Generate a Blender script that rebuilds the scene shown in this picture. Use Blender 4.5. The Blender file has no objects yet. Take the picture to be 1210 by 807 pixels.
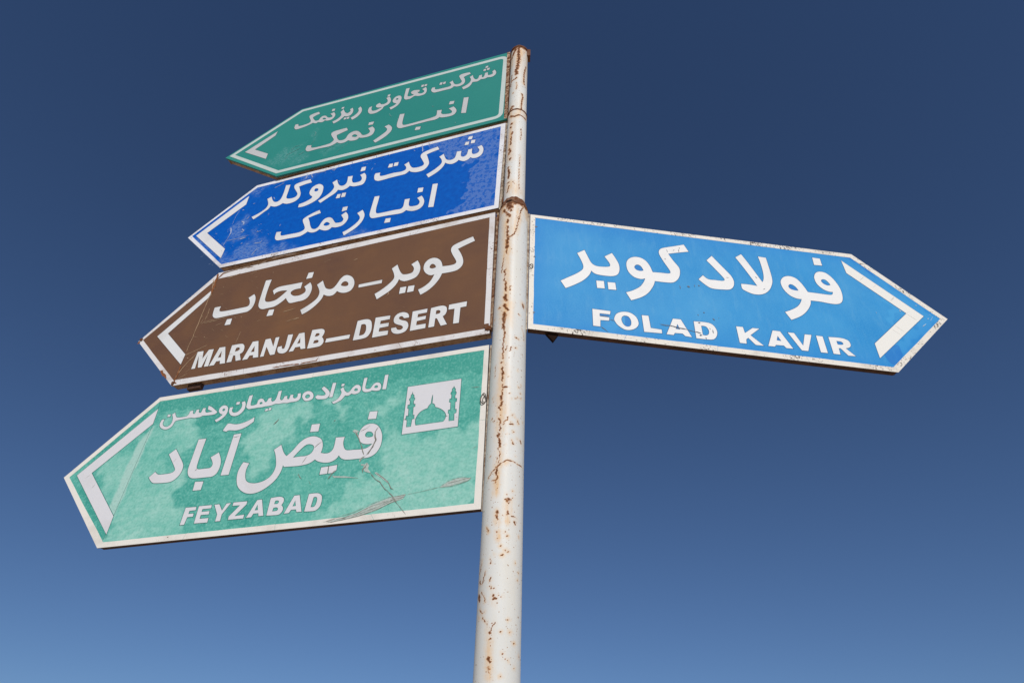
import bpy, math, random
import numpy as np
from mathutils import Vector, Matrix
from mathutils.geometry import tessellate_polygon

random.seed(7)
rng = np.random.default_rng(11)
scene = bpy.context.scene
col = scene.collection

# ------------------------------------------------------------ camera (eye 1.6 m above the ground, world origin at the eye)
GROUND = -1.60
cam_data = bpy.data.cameras.new('camera')
cam = bpy.data.objects.new('camera', cam_data)
col.objects.link(cam)
CR = Vector((0.99945318, -0.02052566, 0.02592356))
CU = Vector((-0.03306559, -0.62041634, 0.78357529))
CF = Vector((0.0, 0.78400399, 0.62075578))
cam.matrix_world = Matrix(((CR.x, CU.x, -CF.x, 0), (CR.y, CU.y, -CF.y, 0), (CR.z, CU.z, -CF.z, 0), (0, 0, 0, 1)))
cam_data.sensor_width = 36.0
cam_data.lens = 786.49 / 1210.0 * 36.0
cam_data.clip_start = 0.05
cam_data.clip_end = 20000.0
scene.camera = cam

# ------------------------------------------------------------ sky and sun (behind the photographer, a little to the right)
SUN_EL, SUN_AZ = 37.0, 8.0           # azimuth: degrees to the right of straight behind the camera
world = bpy.data.worlds.new('World')
scene.world = world
world.use_nodes = True
wn = world.node_tree
wn.nodes.clear()
sky = wn.nodes.new('ShaderNodeTexSky')
sky.sky_type = 'NISHITA'
sky.sun_disc = False
sky.sun_elevation = math.radians(SUN_EL)
sky.sun_rotation = math.radians(180.0 - SUN_AZ)
sky.altitude = 900.0
sky.air_density = 1.0
sky.dust_density = 0.35
sky.ozone_density = 2.0
bg = wn.nodes.new('ShaderNodeBackground')
bg.inputs['Strength'].default_value = 0.075
wo = wn.nodes.new('ShaderNodeOutputWorld')
tint = wn.nodes.new('ShaderNodeMix')          # dry, polarised desert sky: evenly deeper and bluer all round
tint.data_type = 'RGBA'; tint.blend_type = 'MULTIPLY'; tint.inputs[0].default_value = 1.0
tint.inputs[7].default_value = (0.56, 0.70, 0.90, 1.0)
wn.links.new(sky.outputs[0], tint.inputs[6])
wn.links.new(tint.outputs[2], bg.inputs['Color'])
wn.links.new(bg.outputs[0], wo.inputs['Surface'])

sun_data = bpy.data.lights.new('sun', 'SUN')
sun_data.energy = 3.3
sun_data.angle = math.radians(0.53)
sun_data.color = (1.0, 0.965, 0.915)
sun = bpy.data.objects.new('sun', sun_data)
col.objects.link(sun)
el, az = math.radians(SUN_EL), math.radians(SUN_AZ)
sdir = Vector((math.sin(az) * math.cos(el), -math.cos(az) * math.cos(el), math.sin(el)))
sun.rotation_euler = sdir.to_track_quat('Z', 'Y').to_euler()
sun.location = (3, -8, 8)

scene.view_settings.view_transform = 'Standard'
scene.view_settings.look = 'None'
scene.view_settings.exposure = 0.0
scene.view_settings.gamma = 1.0


# ------------------------------------------------------------ materials
def lin(r, g, b):
    f = lambda c: (c / 255.0) / 12.92 if c <= 10.3 else ((c / 255.0 + 0.055) / 1.055) ** 2.4
    return (f(r), f(g), f(b), 1.0)


class NT:
    """tiny node-tree helper"""
    def __init__(s, name, rough=0.6, metal=0.0, spec=0.15):
        s.m = bpy.data.materials.new(name)
        s.m.use_nodes = True
        s.t = s.m.node_tree
        s.b = s.t.nodes['Principled BSDF']
        s.b.inputs['Roughness'].default_value = rough
        s.b.inputs['Metallic'].default_value = metal
        s.b.inputs['Specular IOR Level'].default_value = spec
        s.co = s.n('ShaderNodeTexCoord').outputs['Object']

    def n(s, kind, **kw):
        x = s.t.nodes.new(kind)
        for k, v in kw.items():
            setattr(x, k, v)
        return x

    def put(s, sock, v):
        if hasattr(v, 'is_output'):
            s.t.links.new(v, sock)
        else:
            sock.default_value = v

    def noise(s, scale, detail=4.0, rough=0.55, stretch=None, rot=None, dist=0.0):
        c = s.co
        if stretch or rot:
            mp = s.n('ShaderNodeMapping')
            s.t.links.new(c, mp.inputs[0])
            if rot: mp.inputs['Rotation'].default_value = rot
            if stretch: mp.inputs['Scale'].default_value = stretch
            c = mp.outputs[0]
        x = s.n('ShaderNodeTexNoise')
        s.t.links.new(c, x.inputs['Vector'])
        x.inputs['Scale'].default_value = scale
        x.inputs['Detail'].default_value = detail
        x.inputs['Roughness'].default_value = rough
        x.inputs['Distortion'].default_value = dist
        return x.outputs['Fac']

    def voro(s, scale, feature='F1', rnd=1.0):
        x = s.n('ShaderNodeTexVoronoi', feature=feature)
        s.t.links.new(s.co, x.inputs['Vector'])
        x.inputs['Scale'].default_value = scale
        x.inputs['Randomness'].default_value = rnd
        return x

    def attr(s, name):
        return s.n('ShaderNodeAttribute', attribute_name=name).outputs['Fac']

    def ramp(s, v, a, b, lo=0.0, hi=1.0):
        x = s.n('ShaderNodeMapRange')
        s.put(x.inputs['Value'], v)
        x.inputs['From Min'].default_value = a
        x.inputs['From Max'].default_value = b
        x.inputs['To Min'].default_value = lo
        x.inputs['To Max'].default_value = hi
        return x.outputs[0]

    def math(s, op, a, b=0.0, c=0.0):
        x = s.n('ShaderNodeMath', operation=op)
        s.put(x.inputs[0], a); s.put(x.inputs[1], b)
        if op in ('MULTIPLY_ADD',): s.put(x.inputs[2], c)
        return x.outputs[0]

    def mix(s, f, a, b):
        x = s.n('ShaderNodeMix', data_type='RGBA')
        s.put(x.inputs[0], f); s.put(x.inputs[6], a); s.put(x.inputs[7], b)
        return x.outputs[2]

    def base(s, v):
        s.put(s.b.inputs['Base Color'], v)

    def bump(s, h, strength=0.3, dist=0.001):
        x = s.n('ShaderNodeBump')
        x.inputs['Strength'].default_value = strength
        x.inputs['Distance'].default_value = dist
        s.t.links.new(h, x.inputs['Height'])
        s.t.links.new(x.outputs[0], s.b.inputs['Normal'])


def scl(c, k):
    return (c[0] * k, c[1] * k, c[2] * k, 1.0)


def film(name, c, dark=0.9, rough=0.6, dirt=0.25, dirtcol=(150, 140, 125)):
    """white or grey reflective tape: grain, soft dirt, hairline wear"""
    t = NT(name, rough=rough, spec=0.15)
    a = t.mix(t.ramp(t.noise(900, 2), .35, .65), scl(c, dark), c)
    d = t.math('MULTIPLY', t.ramp(t.noise(7, 6, .65), .5, .72), dirt)
    a = t.mix(d, a, lin(*dirtcol))
    s = t.ramp(t.noise(90, 5, .7), .70, .76)
    a = t.mix(t.math('MULTIPLY', s, .55), a, lin(120, 105, 88))
    t.base(a)
    t.bump(t.noise(140, 4), .12, .001)
    return t.m


def steel(name, c, rust=0.5, dark=(60, 38, 26)):
    t = NT(name, rough=.8, spec=.2)
    n = t.noise(22, 8, .7)
    a = t.mix(t.ramp(n, .38, .62), c, lin(*dark))
    a = t.mix(t.ramp(t.noise(60, 6, .7), .62 - .25 * rust, .74 - .2 * rust), a, lin(104, 60, 32))
    t.base(a)
    t.bump(t.noise(180, 6, .7), .5, .0015)
    return t.m


M = {}
M['letter_A'] = film('grey_white_film', lin(196, 197, 198), .86)
M['letter_B'] = film('white_film_blue_sign', lin(226, 226, 227), .9)
M['letter_C'] = film('white_film_brown_sign', lin(223, 224, 224), .9)
M['letter_D'] = film('white_film_faded_sign', lin(215, 214, 217), .95, dirt=.15)
M['letter_E'] = film('white_film_light_blue_sign', lin(233, 232, 230), .95, dirt=.12)
M['chev_E'] = film('cream_tape', lin(230, 228, 221), .97, dirt=.0)
M['edge_A'] = film('pale_green_white_tape', lin(196, 208, 204), .88)
M['edge_B'] = film('white_tape_blue_sign', lin(232, 232, 236), .9, dirt=.5, dirtcol=(135, 115, 98))
M['edge_C'] = film('white_tape_brown_sign', lin(224, 222, 222), .9, dirt=.5, dirtcol=(150, 118, 92))
M['edge_D'] = film('cream_tape_faded_sign', lin(230, 225, 216), .93, dirt=.35)
M['edge_E'] = film('cream_tape_light_blue_sign', lin(229, 223, 212), .93, dirt=.45)


def speck(mat, amount, c):
    """add dark chips to a tape"""
    nt = mat.node_tree
    b = nt.nodes['Principled BSDF']
    src = b.inputs['Base Color'].links[0].from_socket
    tc = nt.nodes.new('ShaderNodeTexCoord')
    n = nt.nodes.new('ShaderNodeTexNoise')
    nt.links.new(tc.outputs['Object'], n.inputs['Vector'])
    n.inputs['Scale'].default_value = 120; n.inputs['Detail'].default_value = 5; n.inputs['Roughness'].default_value = .7
    big = nt.nodes.new('ShaderNodeTexNoise')
    nt.links.new(tc.outputs['Object'], big.inputs['Vector'])
    big.inputs['Scale'].default_value = 9; big.inputs['Detail'].default_value = 3
    mm = nt.nodes.new('ShaderNodeMath'); mm.operation = 'MULTIPLY_ADD'
    nt.links.new(big.outputs['Fac'], mm.inputs[0]); mm.inputs[1].default_value = .55
    nt.links.new(n.outputs['Fac'], mm.inputs[2])
    r = nt.nodes.new('ShaderNodeMapRange')
    r.inputs['From Min'].default_value = .98 - amount; r.inputs['From Max'].default_value = 1.03 - amount
    nt.links.new(mm.outputs[0], r.inputs[0])
    x = nt.nodes.new('ShaderNodeMix'); x.data_type = 'RGBA'
    nt.links.new(r.outputs[0], x.inputs[0]); nt.links.new(src, x.inputs[6]); x.inputs[7].default_value = lin(*c)
    nt.links.new(x.outputs[2], b.inputs['Base Color'])


speck(M['edge_E'], .115, (92, 84, 78))
speck(M['edge_B'], .09, (110, 84, 66))
speck(M['edge_C'], .08, (118, 84, 62))
speck(M['edge_D'], .02, (120, 100, 80))


def face_A():
    t = NT('green_film', rough=.6, spec=.12)
    a = t.mix(t.ramp(t.noise(1.6, 3), .35, .65), lin(30, 126, 118), lin(48, 138, 128))
    a = t.mix(t.ramp(t.noise(500, 2), .4, .62), a, lin(54, 134, 126))
    a = t.mix(t.math('MULTIPLY', t.ramp(t.noise(210, 4), .72, .77), .6), a, lin(120, 165, 160))
    sc = t.math('MULTIPLY', t.attr('scuff'), t.ramp(t.noise(60, 7, .75, stretch=(1, 1, 2.2), rot=(0, .6, 0)), .45, .62))
    a = t.mix(t.math('MULTIPLY', sc, .75), a, lin(112, 160, 160))
    t.base(a); t.bump(t.noise(30, 3), .1, .001)
    return t.m


def face_B():
    t = NT('blue_film', rough=.6, spec=.12)
    a = t.mix(t.ramp(t.noise(45, 6, .65), .35, .68), lin(0, 80, 172), lin(0, 94, 188))
    a = t.mix(t.math('MULTIPLY', t.ramp(t.noise(130, 5), .67, .73), .5), a, lin(90, 140, 205))
    # crazed, lifting film: pale violet-blue web with the deep blue left between its cells
    v = t.voro(62, 'DISTANCE_TO_EDGE')
    v2 = t.voro(140, 'DISTANCE_TO_EDGE')
    web = t.ramp(t.math('ADD', v.outputs[0], t.math('MULTIPLY', t.noise(40, 5), .42)), .37, .28)
    web2 = t.ramp(v2.outputs[0], .10, .03)
    web = t.math('MAXIMUM', web, t.math('MULTIPLY', web2, .6))
    big = t.ramp(t.noise(11, 5), .42, .56)
    holes = t.ramp(t.noise(52, 5, .62), .505, .55)
    web = t.math('SUBTRACT', 1.0, t.math('MULTIPLY', holes, .92))
    web = t.math('MAXIMUM', web, t.math('MULTIPLY', web2, .5))
    web = t.math('MULTIPLY', web, t.ramp(t.noise(170, 3), .3, .55, .55, 1.0))
    cr = t.attr('crackle')
    am = t.ramp(t.math('ADD', cr, t.math('MULTIPLY', t.math('SUBTRACT', t.noise(38, 6), .5), .8)), .46, .54)
    a = t.mix(t.math('MULTIPLY', am, t.math('MULTIPLY', web, .95)), a, lin(84, 120, 188))
    sc = t.math('MULTIPLY', t.attr('scuff'), t.ramp(t.noise(55, 8, .78, stretch=(1, 1, 1.8), rot=(0, .5, 0)), .42, .60))
    a = t.mix(t.math('MULTIPLY', sc, .85), a, lin(116, 146, 194))
    t.base(a)
    h = t.math('ADD', t.noise(26, 4), t.math('MULTIPLY', t.math('MULTIPLY', am, web), .5))
    t.bump(h, .25, .001)
    return t.m


def face_C():
    t = NT('brown_film', rough=.6, spec=.12)
    g = t.ramp(t.noise(3.2, 4, .6), .36, .66)
    a = t.mix(g, lin(99, 71, 57), lin(118, 84, 59))
    sep = t.n('ShaderNodeSeparateXYZ'); t.t.links.new(t.co, sep.inputs[0])
    a = t.mix(t.ramp(t.noise(9, 6, .6, stretch=(1, 1, 2.4), rot=(0, .35, 0)), .42, .68), a, lin(107, 77, 58))
    a = t.mix(t.math('MULTIPLY', t.ramp(t.noise(420, 2), .5, .7), .6), a, lin(128, 98, 74))
    a = t.mix(t.math('MULTIPLY', t.ramp(t.noise(2.2, 3), .56, .72), .35), a, lin(86, 66, 58))
    t.base(a); t.bump(t.noise(24, 4), .16, .001)
    return t.m


def face_D():
    t = NT('faded_green_film', rough=.6, spec=.12)
    m1 = t.noise(30, 7, .68, stretch=(1, 1, 1.5), rot=(0, .6, 0))
    m2 = t.noise(120, 3, .6)
    dark = t.mix(t.ramp(m1, .38, .66), lin(62, 152, 138), lin(98, 178, 163))
    pale = t.mix(t.ramp(m1, .36, .66), lin(124, 190, 174), lin(162, 206, 194))
    f = t.math('ADD', t.attr('fade'), t.math('MULTIPLY', t.math('SUBTRACT', t.noise(13, 7, .68), .5), .95))
    a = t.mix(t.ramp(f, .12, .78), dark, pale)
    mid = t.mix(t.ramp(m1, .3, .7), lin(86, 172, 156), lin(122, 192, 176))
    a = t.mix(t.math('MULTIPLY', t.ramp(t.noise(4.5, 6, .6), .36, .66), .7), a, mid)
    a = t.mix(t.math('MULTIPLY', t.attr('pale'), .75), a, lin(176, 205, 196))
    a = t.mix(t.math('MULTIPLY', t.ramp(t.math('ADD', t.attr('deep'), t.math('MULTIPLY', t.math('SUBTRACT', t.noise(16, 6), .5), .7)), .4, .7), .6), a, lin(50, 146, 132))
    a = t.mix(t.math('MULTIPLY', t.ramp(m2, .50, .72), .45), a, lin(150, 205, 192))
    a = t.mix(t.math('MULTIPLY', t.ramp(m2, .50, .28), .35), a, lin(56, 140, 128))
    t.base(a); t.bump(t.noise(40, 5), .16, .001)
    return t.m


def face_E():
    t = NT('light_blue_film', rough=.6, spec=.12)
    a = t.mix(t.ramp(t.noise(3.0, 5), .36, .64), lin(38, 132, 196), lin(58, 146, 204))
    a = t.mix(t.math('MULTIPLY', t.ramp(t.noise(230, 3, .6), .42, .66), .55), a, lin(76, 158, 210))
    a = t.mix(t.math('MULTIPLY', t.ramp(t.noise(5, 7, .7, stretch=(1, 1, .55)), .42, .68), .5), a, lin(84, 160, 208))
    a = t.mix(t.math('MULTIPLY', t.ramp(t.noise(30, 6, .7, stretch=(1, 1, .25)), .52, .72), .28), a, lin(112, 172, 208))
    a = t.mix(t.math('MULTIPLY', t.ramp(t.noise(16, 7, .75), .60, .72), .4), a, lin(40, 118, 186))
    f = t.math('ADD', t.attr('fade'), t.math('MULTIPLY', t.math('SUBTRACT', t.noise(12, 5), .5), .5))
    a = t.mix(t.math('MULTIPLY', t.ramp(f, .35, .7), .6), a, lin(74, 160, 212))
    a = t.mix(t.math('MULTIPLY', t.attr('edge'), .5), a, lin(38, 126, 200))
    d = t.math('ADD', t.attr('deep'), t.math('MULTIPLY', t.math('SUBTRACT', t.noise(26, 5), .5), .3))
    a = t.mix(t.math('MULTIPLY', t.ramp(d, .4, .62), .42), a, lin(32, 92, 182))
    a = t.mix(t.math('MULTIPLY', t.ramp(t.noise(150, 5), .70, .75), .5), a, lin(60, 110, 165))
    t.base(a); t.bump(t.noise(26, 4), .12, .001)
    return t.m


M['face_A'], M['face_B'], M['face_C'], M['face_D'], M['face_E'] = face_A(), face_B(), face_C(), face_D(), face_E()
M['tube'] = steel('rusty_brown_tube_steel', lin(176, 146, 122), .3, (136, 106, 84))
M['tube_dark'] = steel('dark_tube_steel', lin(84, 60, 50), .2, (62, 44, 36))
M['lip_rust'] = steel('rust_and_cream_edge', lin(178, 160, 136), .75, (112, 70, 42))
M['lip_cream'] = steel('dirty_cream_edge', lin(196, 186, 168), .35, (120, 92, 70))
M['collar'] = steel('corroded_collar', lin(150, 118, 94), .9, (78, 50, 36))
M['lip_rust_cream'] = steel('rust_streaked_cream_edge', lin(206, 190, 166), .85, (150, 104, 68))
M['weld'] = steel('weld_rust', lin(120, 92, 72), .9, (82, 52, 36))
M['back'] = steel('bare_sheet_back', lin(128, 126, 122), .3, (98, 90, 82))


def flat_film(name, c, rough=.6):
    t = NT(name, rough=rough, spec=.2)
    t.base(t.mix(t.ramp(t.noise(120, 4), .35, .7), scl(c, .72), c))
    return t.m


M['crack'] = flat_film('torn_film_edge', lin(146, 144, 132))
M['fold'] = flat_film('seam_line', lin(70, 128, 118))
M['peel'] = flat_film('bare_metal_under_film', lin(184, 196, 188))
M['scratch_B'] = flat_film('pale_scratch_blue_sign', lin(168, 184, 218))
M['scratch_C'] = flat_film('tan_scratch', lin(182, 152, 120))
M['scratch_A'] = flat_film('pale_scratch_green_sign', lin(110, 166, 160))
M['scratch_E'] = flat_film('white_scratch', lin(176, 206, 228))
M['mark_E'] = flat_film('dark_mark', lin(112, 122, 136))
M['rustline'] = flat_film('rust_line', lin(140, 88, 52))
M['joint'] = flat_film('tape_joint_shadow', lin(178, 172, 162))  # faint darker lines where pieces of tape meet
M['chip'] = flat_film('chipped_tape', lin(150, 128, 110))


for _k, _c in (('A', (40, 96, 92)), ('B', (0, 62, 140)), ('C', (84, 62, 50)), ('D', (66, 130, 120)), ('E', (48, 108, 158))):  # edge shade round the letters, painted as a darker face colour
    M['grime_' + _k] = flat_film('grime_round_letters_' + {'A': 'dark_green', 'B': 'deep_blue', 'C': 'brown', 'D': 'turquoise', 'E': 'light_blue'}[_k], lin(*_c))


def pole_mat():
    t = NT('rust_streaked_white_paint', rough=.6, spec=.12)
    w = t.mix(t.ramp(t.noise(5, 5, .6, stretch=(1, 1, .35)), .35, .7), lin(223, 223, 219), lin(211, 210, 204))
    w = t.mix(t.math('MULTIPLY', t.ramp(t.noise(3, 6, .6, stretch=(6, 6, .5)), .5, .75), .30), w, lin(222, 208, 182))
    st = t.math('MULTIPLY', t.attr('stain'), t.ramp(t.math('ADD', t.math('MULTIPLY', t.noise(26, 6, .7, stretch=(1, 1, .22)), .6), t.math('MULTIPLY', t.noise(90, 4, .7, stretch=(1, 1, .12)), .4)), .36, .66))
    a = t.mix(t.ramp(st, .02, .8, 0, .75), w, lin(222, 174, 108))
    # scattered pin-hole rust
    for sc, r0, thr, f in ((85, .10, .5, 1.0), (150, .12, .55, .8), (36, .05, .5, 1.0)):
        v = t.voro(sc)
        v.distance = 'EUCLIDEAN'
        sepc = t.n('ShaderNodeSeparateColor'); t.t.links.new(v.outputs['Color'], sepc.inputs[0])
        on = t.math('GREATER_THAN', sepc.outputs[0], thr)
        rad = t.math('MULTIPLY', sepc.outputs[1], r0 * 2.2)
        dd = t.math('SUBTRACT', rad, v.outputs['Distance'])
        halo = t.math('MULTIPLY', t.ramp(dd, -.06, .02), on)
        a = t.mix(t.math('MULTIPLY', halo, .22), a, lin(222, 186, 140))
        dot = t.math('MULTIPLY', t.ramp(dd, 0.0, .03), on)
        a = t.mix(t.math('MULTIPLY', dot, f * .8), a, lin(138, 96, 62))
    fine = t.math('ADD', t.math('MULTIPLY', t.math('SUBTRACT', t.noise(75, 3, .6), .5), 1.7), t.math('MULTIPLY', t.math('SUBTRACT', t.noise(260, 3, .7), .5), 1.1))
    has = t.ramp(t.attr('rust'), .02, .30)
    rs = t.math('MULTIPLY', t.math('ADD', t.math('MULTIPLY', t.attr('rust'), 1.02), fine), has)
    edge = t.ramp(rs, .34, .60)
    core = t.ramp(rs, .56, .92)
    a = t.mix(t.math('MULTIPLY', edge, .8), a, lin(168, 106, 50))
    a = t.mix(t.math('MULTIPLY', core, .95), a, t.mix(t.ramp(t.noise(420, 3), .4, .6), lin(66, 34, 19), lin(112, 64, 33)))
    t.base(a)
    rr = t.math('ADD', t.math('MULTIPLY', edge, .35), .40)
    t.put(t.b.inputs['Roughness'], rr)
    t.bump(t.math('SUBTRACT', t.math('MULTIPLY', t.noise(60, 4), .4), t.math('MULTIPLY', core, .6)), .35, .0012)
    return t.m


M['pole'] = pole_mat()


def ground_mat():
    t = NT('desert_soil', rough=.95, spec=.1)
    a = t.mix(t.ramp(t.noise(.6, 8, .65), .35, .65), lin(212, 194, 166), lin(196, 176, 148))
    a = t.mix(t.ramp(t.noise(40, 6, .7), .55, .7), a, lin(128, 112, 92))
    t.base(a)
    t.bump(t.noise(12, 8, .7), .6, .03)
    return t.m


M['ground'] = ground_mat()


# ------------------------------------------------------------ object helpers
def mesh_obj(name, verts, faces, mat, parent=None, attrs=None, smooth=False):
    me = bpy.data.meshes.new(name)
    me.from_pydata([tuple(v) for v in verts], [], faces)
    me.materials.append(mat)
    if attrs:
        for k, a in attrs.items():
            at = me.attributes.new(k, 'FLOAT', 'POINT')
            at.data.foreach_set('value', np.asarray(a, dtype=np.float32))
    if smooth:
        me.polygons.foreach_set('use_smooth', [True] * len(me.polygons))
    me.update()
    o = bpy.data.objects.new(name, me)
    col.objects.link(o)
    if parent is not None:
        o.parent = parent
    return o


class Geo:
    def __init__(s): s.v, s.f = [], []

    def add(s, v, f):
        b = len(s.v); s.v += [tuple(x) for x in v]; s.f += [tuple(i + b for i in q) for q in f]

    def box(s, x0, x1, y0, y1, z0, z1):
        s.add([(x, y, z) for x in (x0, x1) for y in (y0, y1) for z in (z0, z1)],
              [(0, 1, 3, 2), (4, 6, 7, 5), (0, 4, 5, 1), (2, 3, 7, 6), (0, 2, 6, 4), (1, 5, 7, 3)])

    def bar(s, a, b, w, y0, y1, ext=0.0):
        """square tube along a->b in the sign's plane (x,z), width w to the left of the direction, from depth y0 to y1"""
        a, b = Vector(a), Vector(b)
        d = (b - a).normalized(); n = Vector((-d.y, d.x)) * w
        a = a - d * ext; b = b + d * ext
        q = [a, b, b + n, a + n]
        s.add([(p.x, y0, p.y) for p in q] + [(p.x, y1, p.y) for p in q],
              [(0, 1, 2, 3), (7, 6, 5, 4), (0, 4, 5, 1), (1, 5, 6, 2), (2, 6, 7, 3), (3, 7, 4, 0)])


def catmull(pts, n=5):
    """pts: (x, y, corner) closed ring -> smooth list; corners stay sharp"""
    out = []
    L = len(pts)
    for i in range(L):
        p1, p2 = pts[i], pts[(i + 1) % L]
        if p1[2] and p2[2]:
            out.append((p1[0], p1[1])); continue
        p0, p3 = pts[i - 1], pts[(i + 2) % L]
        t1 = ((p2[0] - p0[0]) / 2, (p2[1] - p0[1]) / 2) if not p1[2] else None
        t2 = ((p3[0] - p1[0]) / 2, (p3[1] - p1[1]) / 2) if not p2[2] else None
        ch = (p2[0] - p1[0], p2[1] - p1[1]); cl = math.hypot(*ch) + 1e-9
        if t1 is None: t1 = (2 * ch[0] - t2[0], 2 * ch[1] - t2[1]); t1 = (t1[0] * .6 + ch[0] * .4, t1[1] * .6 + ch[1] * .4)
        if t2 is None: t2 = (2 * ch[0] - t1[0], 2 * ch[1] - t1[1]); t2 = (t2[0] * .6 + ch[0] * .4, t2[1] * .6 + ch[1] * .4)
        k1 = min(1.0, 1.15 * cl / (math.hypot(*t1) + 1e-9)); k2 = min(1.0, 1.15 * cl / (math.hypot(*t2) + 1e-9))
        for j in range(n):
            t = j / n; a = 2 * t ** 3 - 3 * t * t + 1; b = t ** 3 - 2 * t * t + t; c = -2 * t ** 3 + 3 * t * t; d = t ** 3 - t * t
            out.append(tuple(a * p1[m] + b * t1[m] * k1 + c * p2[m] + d * t2[m] * k2 for m in (0, 1)))
    return out


def area(r):
    return sum(r[i - 1][0] * r[i][1] - r[i][0] * r[i - 1][1] for i in range(len(r))) / 2


def plate(g, rings, d0, d1):
    """filled outline with holes, standing from depth d0 (back) to d1 (front, towards -y)"""
    R = [[Vector((x, z, 0)) for x, z in r] for r in rings]
    tris = tessellate_polygon(R)
    flat = [p for r in R for p in r]
    b = len(g.v)
    g.v += [(p.x, -d1, p.y) for p in flat]
    for t in tris:
        a, bb, c = (flat[i] for i in t)
        s = (bb.x - a.x) * (c.y - a.y) - (bb.y - a.y) * (c.x - a.x)
        g.f.append(tuple(i + b for i in (t if s > 0 else t[::-1])))
    k = len(g.v)
    g.v += [(p.x, -d0, p.y) for p in flat]
    i0 = 0
    for ri, r in enumerate(R):
        n = len(r)
        ccw = area([(p.x, p.y) for p in r]) > 0
        fwd = ccw if ri == 0 else not ccw
        for i in range(n):
            j = (i + 1) % n
            q = (b + i0 + i, k + i0 + i, k + i0 + j, b + i0 + j)
            g.f.append(q if fwd else q[::-1])
        i0 += n


def ribbon(g, pts, w, d, jit=0.25, open_taper=True):
    """thin strip along a polyline on the sign's face"""
    P = []
    for i in range(len(pts) - 1):
        a, b = Vector(pts[i]), Vector(pts[i + 1])
        n = max(1, int((b - a).length / 0.008))
        for j in range(n):
            P.append(a.lerp(b, j / n))
    P.append(Vector(pts[-1]))
    if len(P) == 2: P.insert(1, (P[0] + P[1]) / 2)
    L, Rr = [], []
    for i, p in enumerate(P):
        t = (P[min(i + 1, len(P) - 1)] - P[max(i - 1, 0)])
        t = t.normalized() if t.length > 1e-9 else Vector((1, 0))
        nn = Vector((-t.y, t.x))
        ww = w * (1 + random.uniform(-jit, jit)) / 2
        if open_taper and i in (0, len(P) - 1): ww *= .25
        p = p + nn * random.uniform(-jit, jit) * w * .6
        L.append(p + nn * ww); Rr.append(p - nn * ww)
    b = len(g.v)
    for l, r in zip(L, Rr):
        g.v += [(l.x, -d, l.y), (r.x, -d, r.y)]
    for i in range(len(P) - 1):
        g.f.append((b + 2 * i, b + 2 * i + 1, b + 2 * i + 3, b + 2 * i + 2))


def sdist(px, py, poly):
    """signed distance to a polygon, positive inside"""
    inside = np.zeros(px.shape, bool); dm = np.full(px.shape, 1e9)
    n = len(poly)
    for i in range(n):
        (x1, y1), (x2, y2) = poly[i], poly[(i + 1) % n]
        dx, dy = x2 - x1, y2 - y1
        t = np.clip(((px - x1) * dx + (py - y1) * dy) / (dx * dx + dy * dy + 1e-12), 0, 1)
        dm = np.minimum(dm, np.hypot(px - x1 - t * dx, py - y1 - t * dy))
        c = (y1 > py) != (y2 > py)
        with np.errstate(divide='ignore', invalid='ignore'):
            xi = dx * (py - y1) / (dy if abs(dy) > 1e-12 else 1e-12) + x1
        inside ^= c & (px < xi)
    return np.where(inside, dm, -dm)


def smooth01(x):
    x = np.clip(x, 0, 1); return x * x * (3 - 2 * x)


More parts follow.
